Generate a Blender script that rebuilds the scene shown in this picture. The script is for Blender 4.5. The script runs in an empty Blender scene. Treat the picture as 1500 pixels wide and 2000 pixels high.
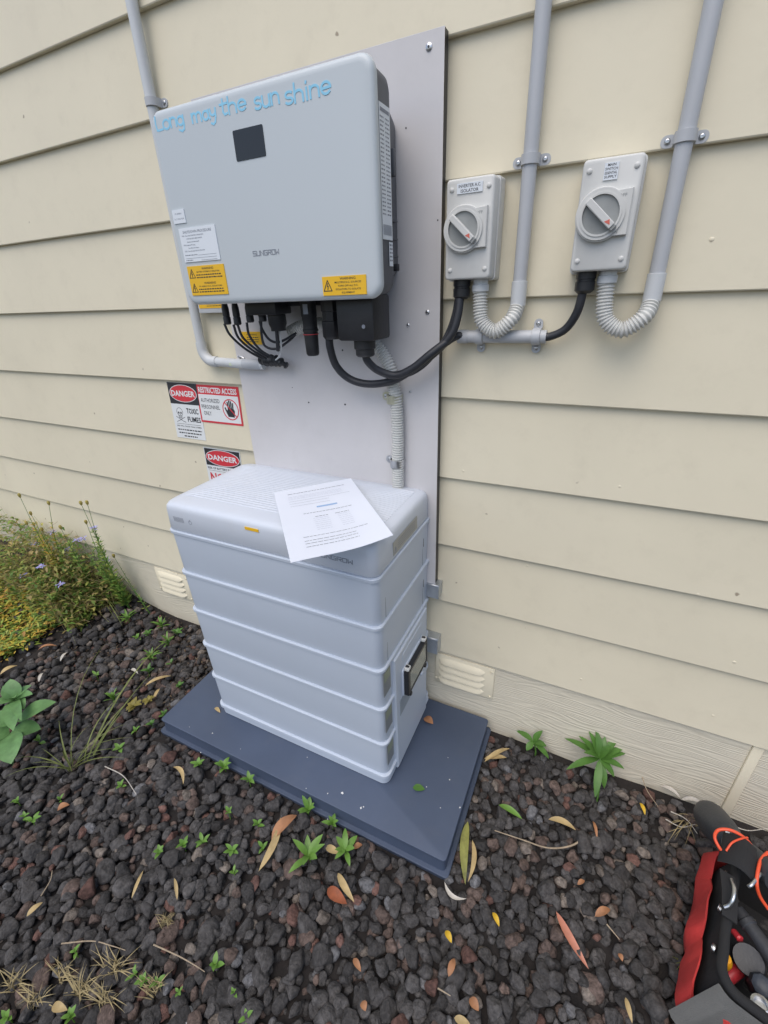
import bpy, bmesh, math, random
import numpy as np
from mathutils import Vector, Matrix, Euler, noise
random.seed(7); rng = np.random.default_rng(7)
S = bpy.context.scene; COL = S.collection
rad = math.radians
# ------------------------------------------------------------------ camera, sky, sun, exposure
CAM = Vector((.6051, -1.0164, 1.2409)); ROT = Euler((rad(63.42517), rad(2.17012), rad(25.50665))); FPX = 861.6
cd = bpy.data.cameras.new('camera'); cam = bpy.data.objects.new('camera', cd); COL.objects.link(cam)
cam.location = CAM; cam.rotation_euler = ROT
cd.sensor_fit = 'VERTICAL'; cd.sensor_height = 20; cd.lens = FPX/2000*20; cd.clip_start = .02; cd.clip_end = 500
S.camera = cam
SUN_EL, SUN_AZ = 62, 188        # azimuth clockwise from +Y: behind the camera
w = bpy.data.worlds.new('World'); S.world = w; w.use_nodes = True
nt = w.node_tree; sky = nt.nodes.new('ShaderNodeTexSky'); sky.sky_type = 'NISHITA'; sky.sun_disc = False
sky.sun_elevation = rad(SUN_EL); sky.sun_rotation = rad(SUN_AZ); sky.air_density = 1.0; sky.dust_density = 2.5; sky.ozone_density = 1.0
bg = nt.nodes['Background']; bg.inputs['Strength'].default_value = .15; nt.links.new(sky.outputs[0], bg.inputs['Color'])
sd = bpy.data.lights.new('sun', 'SUN'); sd.energy = 1.35; sd.angle = rad(60); sd.color = (1, .96, .89)
so = bpy.data.objects.new('sun', sd); COL.objects.link(so)
_d = Vector((math.sin(rad(SUN_AZ))*math.cos(rad(SUN_EL)), math.cos(rad(SUN_AZ))*math.cos(rad(SUN_EL)), math.sin(rad(SUN_EL))))
so.rotation_euler = _d.to_track_quat('Z', 'Y').to_euler(); so.location = _d*8
vs = S.view_settings; vs.view_transform = 'Standard'; vs.look = 'None'; vs.exposure = 0.3; vs.gamma = 1; vs.use_curve_mapping = False

# ------------------------------------------------------------------ helpers
RM = ROT.to_matrix()
def pt(x, y, ax, v):
    """photo pixel -> point on the world plane  ax = v"""
    d = RM @ Vector(((x-750)/FPX, -(y-1000)/FPX, -1)); i = 'XYZ'.index(ax)
    return CAM + d*((v-CAM[i])/d[i])
def pY(x, y, v): return pt(x, y, 'Y', v)
def pZ(x, y, v): return pt(x, y, 'Z', v)
def proj(P):
    c = RM.transposed() @ (Vector(P)-CAM); return (750+FPX*c.x/-c.z, 1000-FPX*c.y/-c.z, -c.z)

MATS = {}
def mat(name, col, rough=.5, var=.06, scale=6, bump=0, bscale=60, metal=0, spec=.5, attr=False, dirt=0, dirtcol=(.12, .11, .09), trans=0, wood=False, detail=6, coat=0, specks=0):
    if name in MATS: return MATS[name]
    m = bpy.data.materials.new(name); m.use_nodes = True; n = m.node_tree.nodes; L = m.node_tree.links
    b = n['Principled BSDF']; b.inputs['Roughness'].default_value = rough; b.inputs['Metallic'].default_value = metal
    b.inputs['Specular IOR Level'].default_value = spec; b.inputs['Coat Weight'].default_value = coat
    tc = n.new('ShaderNodeTexCoord')
    nz = n.new('ShaderNodeTexNoise'); nz.inputs['Scale'].default_value = scale; nz.inputs['Detail'].default_value = detail; nz.inputs['Roughness'].default_value = .6
    L.new(tc.outputs['Object'], nz.inputs['Vector'])
    mr = n.new('ShaderNodeMapRange'); mr.inputs['From Min'].default_value = .3; mr.inputs['From Max'].default_value = .7
    mr.inputs['To Min'].default_value = 1-var; mr.inputs['To Max'].default_value = 1+var; L.new(nz.outputs['Fac'], mr.inputs['Value'])
    mul = n.new('ShaderNodeMix'); mul.data_type = 'RGBA'; mul.blend_type = 'MULTIPLY'; mul.inputs['Factor'].default_value = 1
    if attr:
        at = n.new('ShaderNodeAttribute'); at.attribute_name = 'scol'; L.new(at.outputs['Color'], mul.inputs['A'])
    else: mul.inputs['A'].default_value = (*col, 1)
    L.new(mr.outputs['Result'], mul.inputs['B']); out = mul.outputs['Result']
    if dirt:
        n2 = n.new('ShaderNodeTexNoise'); n2.inputs['Scale'].default_value = 14; n2.inputs['Detail'].default_value = 9; n2.inputs['Roughness'].default_value = .7
        L.new(tc.outputs['Object'], n2.inputs['Vector'])
        r2 = n.new('ShaderNodeMapRange'); r2.inputs['From Min'].default_value = .52; r2.inputs['From Max'].default_value = .8; r2.inputs['To Max'].default_value = dirt
        L.new(n2.outputs['Fac'], r2.inputs['Value'])
        mx = n.new('ShaderNodeMix'); mx.data_type = 'RGBA'; L.new(r2.outputs['Result'], mx.inputs['Factor']); L.new(out, mx.inputs['A']); mx.inputs['B'].default_value = (*dirtcol, 1)
        out = mx.outputs['Result']
    if specks:
        vo = n.new('ShaderNodeTexVoronoi'); vo.inputs['Scale'].default_value = 15; nd = n.new('ShaderNodeTexNoise'); nd.inputs['Scale'].default_value = 60
        vm = n.new('ShaderNodeMix'); vm.data_type = 'VECTOR'; vm.inputs['Factor'].default_value = .012; L.new(tc.outputs['Object'], nd.inputs['Vector']); L.new(tc.outputs['Object'], vm.inputs[4]); L.new(nd.outputs['Color'], vm.inputs[5]); L.new(vm.outputs[1], vo.inputs['Vector'])
        c1 = n.new('ShaderNodeMapRange'); c1.inputs['From Min'].default_value = .075; c1.inputs['From Max'].default_value = .04; c1.inputs['To Max'].default_value = specks; L.new(vo.outputs['Distance'], c1.inputs['Value'])
        sc_ = n.new('ShaderNodeSeparateColor'); L.new(vo.outputs['Color'], sc_.inputs[0]); c2 = n.new('ShaderNodeMath'); c2.operation = 'GREATER_THAN'; c2.inputs[1].default_value = .72; L.new(sc_.outputs[0], c2.inputs[0])
        c3 = n.new('ShaderNodeMath'); c3.operation = 'MULTIPLY'; L.new(c1.outputs['Result'], c3.inputs[0]); L.new(c2.outputs[0], c3.inputs[1])
        mz = n.new('ShaderNodeMix'); mz.data_type = 'RGBA'; L.new(c3.outputs[0], mz.inputs['Factor']); L.new(out, mz.inputs['A']); mz.inputs['B'].default_value = (.18, .13, .08, 1); out = mz.outputs['Result']
    L.new(out, b.inputs['Base Color'])
    rr_ = n.new('ShaderNodeMapRange'); rr_.inputs['To Min'].default_value = max(.02, rough-.08); rr_.inputs['To Max'].default_value = min(1, rough+.08)
    L.new(nz.outputs['Fac'], rr_.inputs['Value']); L.new(rr_.outputs['Result'], b.inputs['Roughness'])
    if bump:
        if wood:
            mp = n.new('ShaderNodeMapping'); mp.inputs['Scale'].default_value = (1.6, 1, 9); L.new(tc.outputs['Object'], mp.inputs['Vector'])
            gn = n.new('ShaderNodeTexNoise'); gn.inputs['Scale'].default_value = 1.6; gn.inputs['Detail'].default_value = 2.5; L.new(mp.outputs['Vector'], gn.inputs['Vector'])
            sx = n.new('ShaderNodeSeparateXYZ'); L.new(tc.outputs['Object'], sx.inputs[0])
            ma = n.new('ShaderNodeMath'); ma.operation = 'MULTIPLY_ADD'; ma.inputs[1].default_value = .115; L.new(gn.outputs['Fac'], ma.inputs[0]); L.new(sx.outputs['Z'], ma.inputs[2])
            cb = n.new('ShaderNodeCombineXYZ'); L.new(ma.outputs[0], cb.inputs['Z'])
            nb = n.new('ShaderNodeTexWave'); nb.bands_direction = 'Z'; nb.inputs['Scale'].default_value = 34; nb.inputs['Distortion'].default_value = 0; L.new(cb.outputs[0], nb.inputs['Vector'])
            ml = n.new('ShaderNodeMath'); ml.operation = 'MULTIPLY'; g2 = n.new('ShaderNodeTexNoise'); g2.inputs['Scale'].default_value = 5; L.new(mp.outputs['Vector'], g2.inputs['Vector']); L.new(nb.outputs['Fac'], ml.inputs[0]); L.new(g2.outputs['Fac'], ml.inputs[1]); bo = ml.outputs[0]
        else:
            nb = n.new('ShaderNodeTexNoise'); nb.inputs['Scale'].default_value = bscale; nb.inputs['Detail'].default_value = 8; L.new(tc.outputs['Object'], nb.inputs['Vector']); bo = nb.outputs['Fac']
        bp = n.new('ShaderNodeBump'); bp.inputs['Strength'].default_value = bump; bp.inputs['Distance'].default_value = .004; L.new(bo, bp.inputs['Height']); L.new(bp.outputs['Normal'], b.inputs['Normal'])
    if trans:
        t = n.new('ShaderNodeBsdfTranslucent'); ms = n.new('ShaderNodeMixShader'); ms.inputs[0].default_value = trans
        L.new(out, t.inputs['Color']); L.new(b.outputs[0], ms.inputs[1]); L.new(t.outputs[0], ms.inputs[2]); L.new(ms.outputs[0], n['Material Output'].inputs['Surface'])
    MATS[name] = m; return m

X, Y, Z = Vector((1, 0, 0)), Vector((0, 1, 0)), Vector((0, 0, 1))
class MB:
    def __init__(s): s.v = []; s.f = []
    def add(s, v, f):
        k = len(s.v); s.v += [tuple(a) for a in v]; s.f += [tuple(i+k for i in q) for q in f]; return s
    def loft(s, rings, cap0=True, cap1=True, closed=True):
        n = len(rings[0]); v = [p for r in rings for p in r]; f = []
        for i in range(len(rings)-1):
            for j in range(n if closed else n-1):
                a, b = i*n+j, i*n+(j+1) % n; f.append((a, b, b+n, a+n))
        if cap0: f.append(tuple(range(n))[::-1])
        if cap1: f.append(tuple((len(rings)-1)*n+j for j in range(n)))
        return s.add(v, f)
    def prism(s, poly, fr, h0, h1, ins=0):
        """2-D polygon in frame fr=(o,ux,uy), extruded from h0 to h1 along the frame's normal; small top chamfer ins"""
        o, ux, uy = fr; nn = ux.cross(uy)
        R = lambda P, h: [o+ux*x+uy*y+nn*h for x, y in P]
        if ins:
            cx = sum(p[0] for p in poly)/len(poly); cy = sum(p[1] for p in poly)/len(poly)
            xs = max(abs(p[0]-cx) for p in poly); ys = max(abs(p[1]-cy) for p in poly)
            q = [(cx+(x-cx)*(1-ins/xs), cy+(y-cy)*(1-ins/ys)) for x, y in poly]
            return s.loft([R(poly, h0), R(poly, h1-ins), R(q, h1)])
        return s.loft([R(poly, h0), R(poly, h1)])
    def box(s, a, b, bev=0, seg=2):
        bm = bmesh.new(); bmesh.ops.create_cube(bm, size=1)
        for q in bm.verts: q.co = Vector([a[i]+(b[i]-a[i])*(q.co[i]+.5) for i in range(3)])
        if bev: bmesh.ops.bevel(bm, geom=bm.edges[:], offset=bev, segments=seg, affect='EDGES', profile=.5)
        bm.verts.index_update(); s.add([q.co[:] for q in bm.verts], [[q.index for q in f.verts] for f in bm.faces]); bm.free(); return s
    def tube(s, path, r, n=12, cap=True):
        path = [Vector(p) for p in path]; m = len(path); rs = r if hasattr(r, '__len__') else [r]*m
        T = [(path[min(i+1, m-1)]-path[max(i-1, 0)]).normalized() for i in range(m)]
        u = T[0].orthogonal().normalized(); rings = []
        for i in range(m):
            u = (u-T[i]*u.dot(T[i])); u = u.normalized() if u.length > 1e-6 else T[i].orthogonal().normalized(); w_ = T[i].cross(u)
            rings.append([path[i]+(u*math.cos(a)+w_*math.sin(a))*rs[i] for a in [2*math.pi*k/n for k in range(n)]])
        return s.loft(rings, cap, cap)
    def lathe(s, o, ax, prof, n=24):
        """profile [(radius, distance along ax)]"""
        ax = Vector(ax).normalized(); u = ax.orthogonal().normalized(); w_ = ax.cross(u); o = Vector(o)
        return s.loft([[o+ax*h+(u*math.cos(a)+w_*math.sin(a))*max(r, 1e-5) for a in [2*math.pi*k/n for k in range(n)]] for r, h in prof])
    def stroke(s, pl, wd, fr, h0, h1):
        P = [Vector(p) for p in pl]; m = len(P); Lf = []; Rt = []
        for i in range(m):
            a = (P[i]-P[i-1]).normalized() if i else (P[1]-P[0]).normalized(); b = (P[i+1]-P[i]).normalized() if i < m-1 else a
            t = a+b; t = t.normalized() if t.length > .2 else a; nn = Vector((-t.y, t.x)); k = 1/max(.5, nn.dot(Vector((-a.y, a.x))))
            e = -a*wd*.35 if i == 0 else (a*wd*.35 if i == m-1 else Vector((0, 0)))
            Lf.append(P[i]+nn*wd/2*k+e); Rt.append(P[i]-nn*wd/2*k+e)
        o, ux, uy = fr; nn = ux.cross(uy); q = lambda p, h: o+ux*p.x+uy*p.y+nn*h
        return s.loft([[q(Rt[i], h0), q(Rt[i], h1+i*5e-6), q(Lf[i], h1+i*5e-6), q(Lf[i], h0)] for i in range(m)])
ORG = {}
def build(mb, name, m, parent=None, org=None, ang=38, label=None, kind=None):
    me = bpy.data.meshes.new(name); o0 = ORG[parent.name] if parent else Vector(org or (0, 0, 0))
    me.from_pydata([tuple(Vector(v)-o0) for v in mb.v], [], mb.f)
    bm = bmesh.new(); bm.from_mesh(me); bmesh.ops.recalc_face_normals(bm, faces=bm.faces[:]); bm.to_mesh(me); bm.free()
    for p in me.polygons: p.use_smooth = True
    me.set_sharp_from_angle(angle=rad(ang)); me.materials.append(m)
    o = bpy.data.objects.new(name, me); COL.objects.link(o)
    if parent: o.parent = parent
    else: o.location = o0
    ORG[o.name] = o0
    if label: o['label'] = label
    if kind: o['kind'] = kind
    return o
def tag(o, label, cat, group=None):
    o['label'] = label; o['category'] = cat
    if group: o['group'] = group
    return o
def thing(name, label, cat, org, group=None):
    o = bpy.data.objects.new(name, None); o.empty_display_size = .05; COL.objects.link(o); o.location = org; ORG[o.name] = Vector(org); return tag(o, label, cat, group)
def rr(cx, cy, wd, h, r, n=5):
    P = []
    for qx, qy, a0 in ((1, 1, 0), (-1, 1, 90), (-1, -1, 180), (1, -1, 270)):
        for k in range(n+1):
            a = rad(a0+90*k/n); P.append((cx+qx*(wd/2-r)+r*math.cos(a), cy+qy*(h/2-r)+r*math.sin(a)))
    return P
def ell(cx, cy, a, b, n=32): return [(cx+a*math.cos(2*math.pi*k/n), cy+b*math.sin(2*math.pi*k/n)) for k in range(n)]
def ring(mb, cx, cy, r0, r1, fr, h0, h1, n=36):
    o, ux, uy = fr; nn = ux.cross(uy); R = []
    for k in range(n+1):
        a = 2*math.pi*k/n; c, s_ = math.cos(a), math.sin(a); q = lambda r, h: o+ux*(cx+r*c)+uy*(cy+r*s_)+nn*h
        R.append([q(r0, h0), q(r0, h1), q(r1, h1), q(r1, h0)])
    return mb.loft(R, False, False)
def spline(P, n=8):
    P = [Vector(p) for p in P]; Q = [P[0]*2-P[1]]+P+[P[-1]*2-P[-2]]; out = []
    for i in range(1, len(Q)-2):
        for k in range(n):
            t = k/n; a, b, c, d = Q[i-1:i+3]
            out.append(.5*((2*b)+(c-a)*t+(2*a-5*b+4*c-d)*t*t+(3*b-a-3*c+d)*t**3))
    return out+[P[-1]]
def resample(P, step):
    out = [P[0]]; acc = 0
    for a, b in zip(P[:-1], P[1:]):
        L = (b-a).length; d = step-acc
        while d <= L: out.append(a+(b-a)*(d/L)); d += step
        acc = L-(d-step)
    return out
def flex(mb, P, r, pitch=.0042):
    Q = resample(spline(P, 24), pitch/4); k = [0, 1, 1, 0]
    return mb.tube(Q, [r*(.80+.20*k[i % 4]) for i in range(len(Q))], 18)
FRONT = lambda o: (Vector(o), X, Z)          # faces the viewer (-Y)
SIDE = lambda o: (Vector(o), Y, Z)           # faces +X
_txt = {}
def text(mb, s, x, y, wd, h, fr, lift, bold=0, align='L'):
    """lettering: left edge x (or centre), baseline y, fitted to width wd (None = natural) and cap height h"""
    key = (s, bold)
    if key not in _txt:
        c = bpy.data.curves.new('t', 'FONT'); c.body = s; c.size = 1; c.offset = bold; c.resolution_u = 2; c.fill_mode = 'FRONT'
        o = bpy.data.objects.new('t', c); COL.objects.link(o); bpy.context.view_layer.update()
        me = bpy.data.meshes.new_from_object(o.evaluated_get(bpy.context.evaluated_depsgraph_get()))
        _txt[key] = ([v.co.xy for v in me.vertices], [tuple(p.vertices) for p in me.polygons])
        bpy.data.objects.remove(o); bpy.data.curves.remove(c); bpy.data.meshes.remove(me)
    V, Fc = _txt[key]
    if not V: return mb
    x0 = min(v.x for v in V); x1 = max(v.x for v in V); sy = h/.72; sx = wd/(x1-x0) if wd else sy*.9
    off = x-x0*sx if align == 'L' else x-(x0+x1)/2*sx
    o, ux, uy = fr; nn = ux.cross(uy)
    return mb.add([o+ux*(off+v.x*sx)+uy*(y+v.y*sy)+nn*lift for v in V], Fc)
def dashes(mb, x, y, wd, h, fr, lift):
    """a line of print too small to read"""
    o, ux, uy = fr; nn = ux.cross(uy); e = x+wd; k = 0
    while x < e-h*.5:
        L = min(h*random.uniform(1.2, 3.4), e-x); mb.add([o+ux*a+uy*b+nn*lift for a, b in ((x, y), (x+L, y), (x+L, y+h), (x, y+h))], [(0, 1, 2, 3)]); x += L+h*.7
    return mb
SQ = lambda x0, y0, x1, y1: [(x0, y0), (x1, y0), (x1, y1), (x0, y1)]

# ------------------------------------------------------------------ materials
m_wall = mat('cream_paint', (.715, .655, .50), .55, .035, 3, .07, 70, specks=.7, dirt=.16, dirtcol=(.40, .35, .26))
m_wood = mat('cream_paint_grain', (.67, .62, .495), .6, .04, 3, .36, wood=True, dirt=.25, dirtcol=(.36, .32, .25))
m_panel = mat('aluminium_sheet', (.60, .582, .582), .42, .04, 5, .03, 200, dirt=.14, dirtcol=(.38, .37, .37))
m_black = mat('black_plastic', (.018, .019, .022), .45, .2, 20, .1, 120)
m_rubber = mat('black_cable', (.022, .024, .03), .5, .2, 25, .05, 80, dirt=.12, dirtcol=(.2, .19, .18))
m_white = mat('pale_cover', (.52, .565, .59), .38, .015, 2, .015, 500)
m_bat = mat('battery_shell', (.49, .545, .625), .42, .02, 3, .02, 500, dirt=.06, dirtcol=(.40, .38, .33))
m_lid = mat('battery_lid', (.56, .60, .665), .42, .02, 3, .02, 500, dirt=.14, dirtcol=(.48, .45, .40))
m_dark = mat('dark_grey_housing', (.085, .092, .105), .5, .08, 8, .05, 200)
m_disp = mat('display_glass', (.012, .014, .018), .12, .05)
m_label = mat('white_label', (.72, .76, .80), .4, .02)
m_yel = mat('yellow_label', (.80, .47, .02), .4, .03)
m_ink = mat('black_print', (.03, .03, .035), .5, .05)
m_inkg = mat('grey_print', (.22, .24, .28), .5, .05)
m_blue = mat('light_blue_lettering', (.27, .60, .80), .45, .04)
m_red = mat('red_print', (.60, .045, .06), .4, .04)
m_sign = mat('sign_white', (.72, .74, .74), .4, .03)
m_pvc = mat('grey_pvc', (.45, .465, .485), .42, .03, 6, .02, 200, dirt=.08)
m_pvcl = mat('pale_pvc', (.57, .59, .60), .42, .03, 6, .02, 200, dirt=.1)
m_flex = mat('pale_flex', (.60, .60, .57), .5, .04, 8, dirt=.2, dirtcol=(.25, .24, .22))
m_iso = mat('isolator_grey', (.61, .61, .585), .45, .03, 6, .03, 250, dirt=.22, dirtcol=(.30, .29, .27))
m_isod = mat('isolator_recess', (.27, .28, .275), .35, .15, 20)
m_steel = mat('zinc_steel', (.55, .56, .57), .32, .12, 20, metal=1)
m_galv = mat('galvanised', (.50, .53, .56), .42, .15, 30, metal=.8)
m_pad = mat('slate_plastic', (.055, .075, .12), .52, .10, 5, .04, 300, dirt=.10, dirtcol=(.16, .16, .16))
m_paper = mat('paper', (.80, .84, .92), .6, .01, trans=.12)
m_soil = mat('soil', (.016, .013, .012), .95, .4, 30, 1.0, 60)
m_stone = mat('scoria', (.05, .05, .05), .92, .55, 110, 1.0, 230, attr=True, detail=9, spec=.25)
m_leafv = mat('weed_leaf', (.1, .2, .03), .55, .2, 40, attr=True, trans=.25)
m_leaf = mat('green_leaf', (.085, .20, .035), .45, .18, 30, trans=.22)
m_leaf2 = mat('fresh_leaf', (.14, .28, .045), .45, .15, 30, trans=.22)
m_leaf3 = mat('blue_green_leaf', (.135, .275, .095), .5, .28, 30, trans=.2)
m_tan = mat('tan_leaf', (.46, .34, .16), .6, .2, 40, trans=.15)
m_org = mat('orange_leaf', (.36, .17, .08), .6, .25, 40, trans=.15)
m_ylf = mat('yellow_leaf', (.66, .42, .03), .5, .15, 40, trans=.2)
m_pale = mat('pale_dry_leaf', (.45, .42, .37), .7, .15, 40)
m_twig = mat('twig', (.33, .26, .18), .8, .25, 60)
m_straw = mat('straw', (.36, .29, .15), .8, .3, 60)
m_bagr = mat('red_canvas', (.50, .035, .032), .8, .12, 20, .5, 700)
m_bagb = mat('black_webbing', (.014, .014, .015), .85, .2, 20, .5, 700)
m_bagg = mat('grey_canvas', (.115, .115, .11), .85, .12, 20, .5, 700)
m_tool = mat('tool_grey', (.035, .037, .042), .5, .15, 30, .2, 200)
m_toolb = mat('blue_grey_tool', (.028, .036, .05), .5, .3, 40, .3, 100)
m_cord = mat('orange_red_cord', (.72, .085, .03), .45, .06)
m_amber = mat('amber_plastic', (.80, .36, .015), .35, .06)
m_flow = mat('purple_petal', (.40, .39, .74), .6, .15, trans=.2)
m_fcen = mat('seed_head', (.33, .27, .07), .8, .2)

# ------------------------------------------------------------------ house wall: weatherboards, base board, vents
ZB = [.2228, .4209, .6124, .8108, 1.013, 1.2194, 1.4264, 1.6307, 1.8130]
while ZB[-1] < 2.75: ZB.append(ZB[-1]+.2)
YB, YT = -.0135, -.002
def ysurf(z):
    for a, b in zip(ZB[:-1], ZB[1:]):
        if a <= z < b: return YB+(YT-YB)*(z-a)/(b-a)
    return -.006
XL, XR = -4.2, 3.2
wall = thing('house_wall', 'cream painted weatherboard house wall behind the battery and inverter', 'wall', (0, 0, 0))
m_ = MB().box((XL, .03, -.3), (XR, .15, ZB[-1]+.05)); build(m_, 'wall_core', m_wall, wall)
nails = {0: [(718, 1325), (1350, 1396)], 1: [(1268, 1397-75)], 8: [(820, 22)]}
boards = []
for i, (a, b) in enumerate(zip(ZB[:-1], ZB[1:])):
    mb = MB(); n = 60; rings = []
    for k in range(n+1):
        x = XL+(XR-XL)*k/n; wv = .0012*noise.noise(Vector((x*1.1, i*7.3, 0))); wz = .0010*noise.noise(Vector((x*.7, i*3.1, 5)))
        rings.append([Vector((x, YB+wv, a+wz)), Vector((x, YB-.0012+wv, a+.002+wz)), Vector((x, YT+wv*.3, b+.012)), Vector((x, .028, b+.012)), Vector((x, .012, a+wz))])
    mb.loft(rings); boards.append(build(mb, 'weatherboard', m_wall, wall, ang=25))
for (x, y) in [(1135, 1326), (1392, 1397), (1434, 1293), (1363, 1160), (1030, 1105), (905, 920), (660, 1110), (1210, 950), (1155, 500), (1390, 468)]:
    p = pY(x, y, -.01); i = max(j for j in range(len(ZB)) if ZB[j] <= p.z); p = pY(x, y, ysurf(p.z))
    build(MB().lathe(p, -Y, [(.004, -.001), (.004, .0008), (.0025, .0018), (.0001, .002)], 10), 'nail', m_wall, boards[i])
p = pY(819, 22, -.01); p = pY(819, 22, ysurf(p.z)); build(MB().lathe(p, -Y, [(.0042, -.006), (.0042, .0008), (.003, .0006), (.0002, -.001)], 10), 'rusty_nail', m_org, boards[max(j for j in range(len(ZB)) if ZB[j] <= p.z)])
xj = pY(1452, 1520, -.008).x
for x0, x1 in ((XL, xj-.012), (xj+.012, XR)):
    build(MB().box((x0, -.004, -.25), (x1, .03, ZB[0]+.008)), 'base_board', m_wood, wall)
build(MB().box((xj-.011, -.009, -.25), (xj+.011, .02, ZB[0]+.004), .002), 'joint_strip', m_wall, wall)
def vent(x0, x1, z0, z1):
    v = build(MB().prism(rr((x0+x1)/2, (z0+z1)/2, x1-x0, z1-z0, .004, 2), FRONT((0, 0, 0)), .0045, .009, .0015), 'wall_vent', m_wall, wall)
    nS = 4; h = (z1-z0)*.84/nS
    for k in range(nS):
        zc = z0+(z1-z0)*.08+h*(k+.5); xa, xb = x0+(x1-x0)*.06, x1-(x1-x0)*.14
        R = []
        for t in range(13):
            x = xa+(xb-xa)*t/12; e = min(1, min(t, 12-t)/1.5)**.5 if 0 < t < 12 else .02
            R.append([Vector((x, -.0085, zc-h*.42*e)), Vector((x, -.0085-.011*e, zc-h*.36*e)), Vector((x, -.0085-.010*e, zc-h*.12*e)), Vector((x, -.0085-.004*e, zc+h*.3*e)), Vector((x, -.0085, zc+h*.42*e))])
        build(MB().loft(R, True, True, True), 'louvre', m_wall, v)
    for xx, zz in ((x1-.008, z1-.012), (x1-.008, z0+.012), (x0+.005, z0+.02)):
        build(MB().lathe((xx, -.009, zz), -Y, [(.004, 0), (.0035, .0025), (.001, .003)], 10), 'screw', m_wall, v)
vent(.262, .452, .080, .208); vent(-1.035, -.835, .075, .205)

# ------------------------------------------------------------------ ground, gravel
PADX0, PADX1, PADY0, PADY1 = -.5397, .4494, -.4531, -.017
def gz(x, y):
    z = -.066+.012*noise.noise(Vector((x*2.2, y*2.2, 1)))+.006*noise.noise(Vector((x*6, y*6, 3)))
    t = min(1, max(0, (-.95-x)/.75)); z += .12*t*t*(3-2*t)*min(1, max(.25, 1.0+(y+.1)*1.4))
    if PADX0-.06 < x < PADX1+.06 and y > PADY0-.06: z = min(z, -.066)
    return z
gx = [-14, -9, -6, -4.4]+[-3.6+.09*i for i in range(73)]+[3.6, 5, 8, 14]
gy = [-16, -9, -5, -3.2]+[-2.4+.08*i for i in range(32)]+[.2]
gv = [(x, y, gz(x, y) if -3.5 < x < 3.2 and y > -2.6 else -.06) for y in gy for x in gx]; nx = len(gx)
mb = MB(); mb.add(gv, [(j*nx+i, j*nx+i+1, (j+1)*nx+i+1, (j+1)*nx+i) for j in range(len(gy)-1) for i in range(nx-1)])
ground = build(mb, 'ground', m_soil, ang=180); ground['kind'] = 'structure'

def ico(sub):
    bm = bmesh.new(); bmesh.ops.create_icosphere(bm, subdivisions=sub, radius=1); v = np.array([q.co[:] for q in bm.verts]); f = np.array([[q.index for q in t.verts] for t in bm.faces]); bm.free(); return v, f
ICO = {2: ico(2), 3: ico(3)}
def stone_shape(sub, seed):
    r = np.random.default_rng(seed); v, f = ICO[sub]; v = v.copy()
    sc = np.array([1, r.uniform(.68, .95), r.uniform(.5, .78)])
    for k in range(r.integers(8, 14)):
        n = r.normal(size=3); n /= np.linalg.norm(n); d = r.uniform(.50, .80); t = v@n-d; v = v-np.outer(np.clip(t, 0, None)*r.uniform(.8, 1), n)
    o = Vector((seed*3.7, seed*1.3, 0))
    v = v*np.array([1+.13*noise.noise(Vector(p)*1.6+o)+.05*noise.noise(Vector(p)*4.5+o) for p in v])[:, None]
    return v*sc, f
def scol():
    k = rng.random(); g = rng.uniform(.8, 1.25)
    if k < .74: c = np.array([.055, .052, .051])*rng.uniform(.75, 1.6)
    elif k < .86: c = np.array([.105, .077, .066])*g
    elif k < .895: c = np.array([.125, .070, .058])*g
    elif k < .96: c = np.array([.15, .128, .11])*g
    else: c = np.array([.12, .12, .125])*g
    return c
NS = 36
SH3 = [stone_shape(3, i) for i in range(NS)]; SH2 = [stone_shape(2, i) for i in range(NS)]
def euler_m(a): return np.array(Euler(a).to_matrix())
stones = []
for layer, sp, keep in ((0, .0235, 1.0), (1, .0270, .80)):
    row = 0; yy = -1.42
    while yy < -.012:
        xx = -2.0+(row % 2)*sp/2
        while xx < 1.65:
            x = xx+rng.uniform(-.42, .42)*sp; y = yy+rng.uniform(-.42, .42)*sp; xx += sp
            if PADX0-.012 < x < PADX1+.012 and y > PADY0-.014: continue
            s = float(np.clip(rng.lognormal(math.log(.0185 if layer else .0145), .24), .010, .030))
            if y > -.02-s*.6: continue
            if y > -.16 and x > .5: s = min(s, .022)
            dens = keep
            if x < -.75 and y > -.75: dens *= .85
            if x < -1.25 and y > -.55: dens *= .3
            if rng.random() > dens: continue
            near = PADX0-.035 < x < PADX1+.035 and y > PADY0-.04
            if near: s = min(s, .016)
            lift = (rng.uniform(-.2, .15)*s if not layer else .012+rng.uniform(-.35, .3)*s)
            if near: lift = min(lift, .003)
            stones.append((x, y, gz(x, y)+s*.2+lift, s))
        yy += sp*.86; row += 1
scr = []
for i, (x, y, z, s) in enumerate(stones):
    u, v_, d = proj((x, y, z)); inside = -20 < u < 1330 and 1000 < v_ < 2020
    scr.append((s/d if inside and z > gz(x, y)+.012 else 0, i, d, -200 < u < 1700 and v_ < 2200))
big = {i for _, i, _, _ in sorted(scr, reverse=True)[:300]}
stone_me = []
for k in range(NS):
    v, f = SH3[k]; me = bpy.data.meshes.new('stone'); me.from_pydata((v*.0185).tolist(), [], f.tolist())
    for p in me.polygons: p.use_smooth = True
    c = scol(); a = me.color_attributes.new('scol', 'FLOAT_COLOR', 'POINT'); a.data.foreach_set('color', np.tile(np.append(c, 1), len(v)).astype(np.float32)); me.materials.append(m_stone); stone_me.append(me)
AV, AF, AC, off = [], [], [], 0
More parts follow.
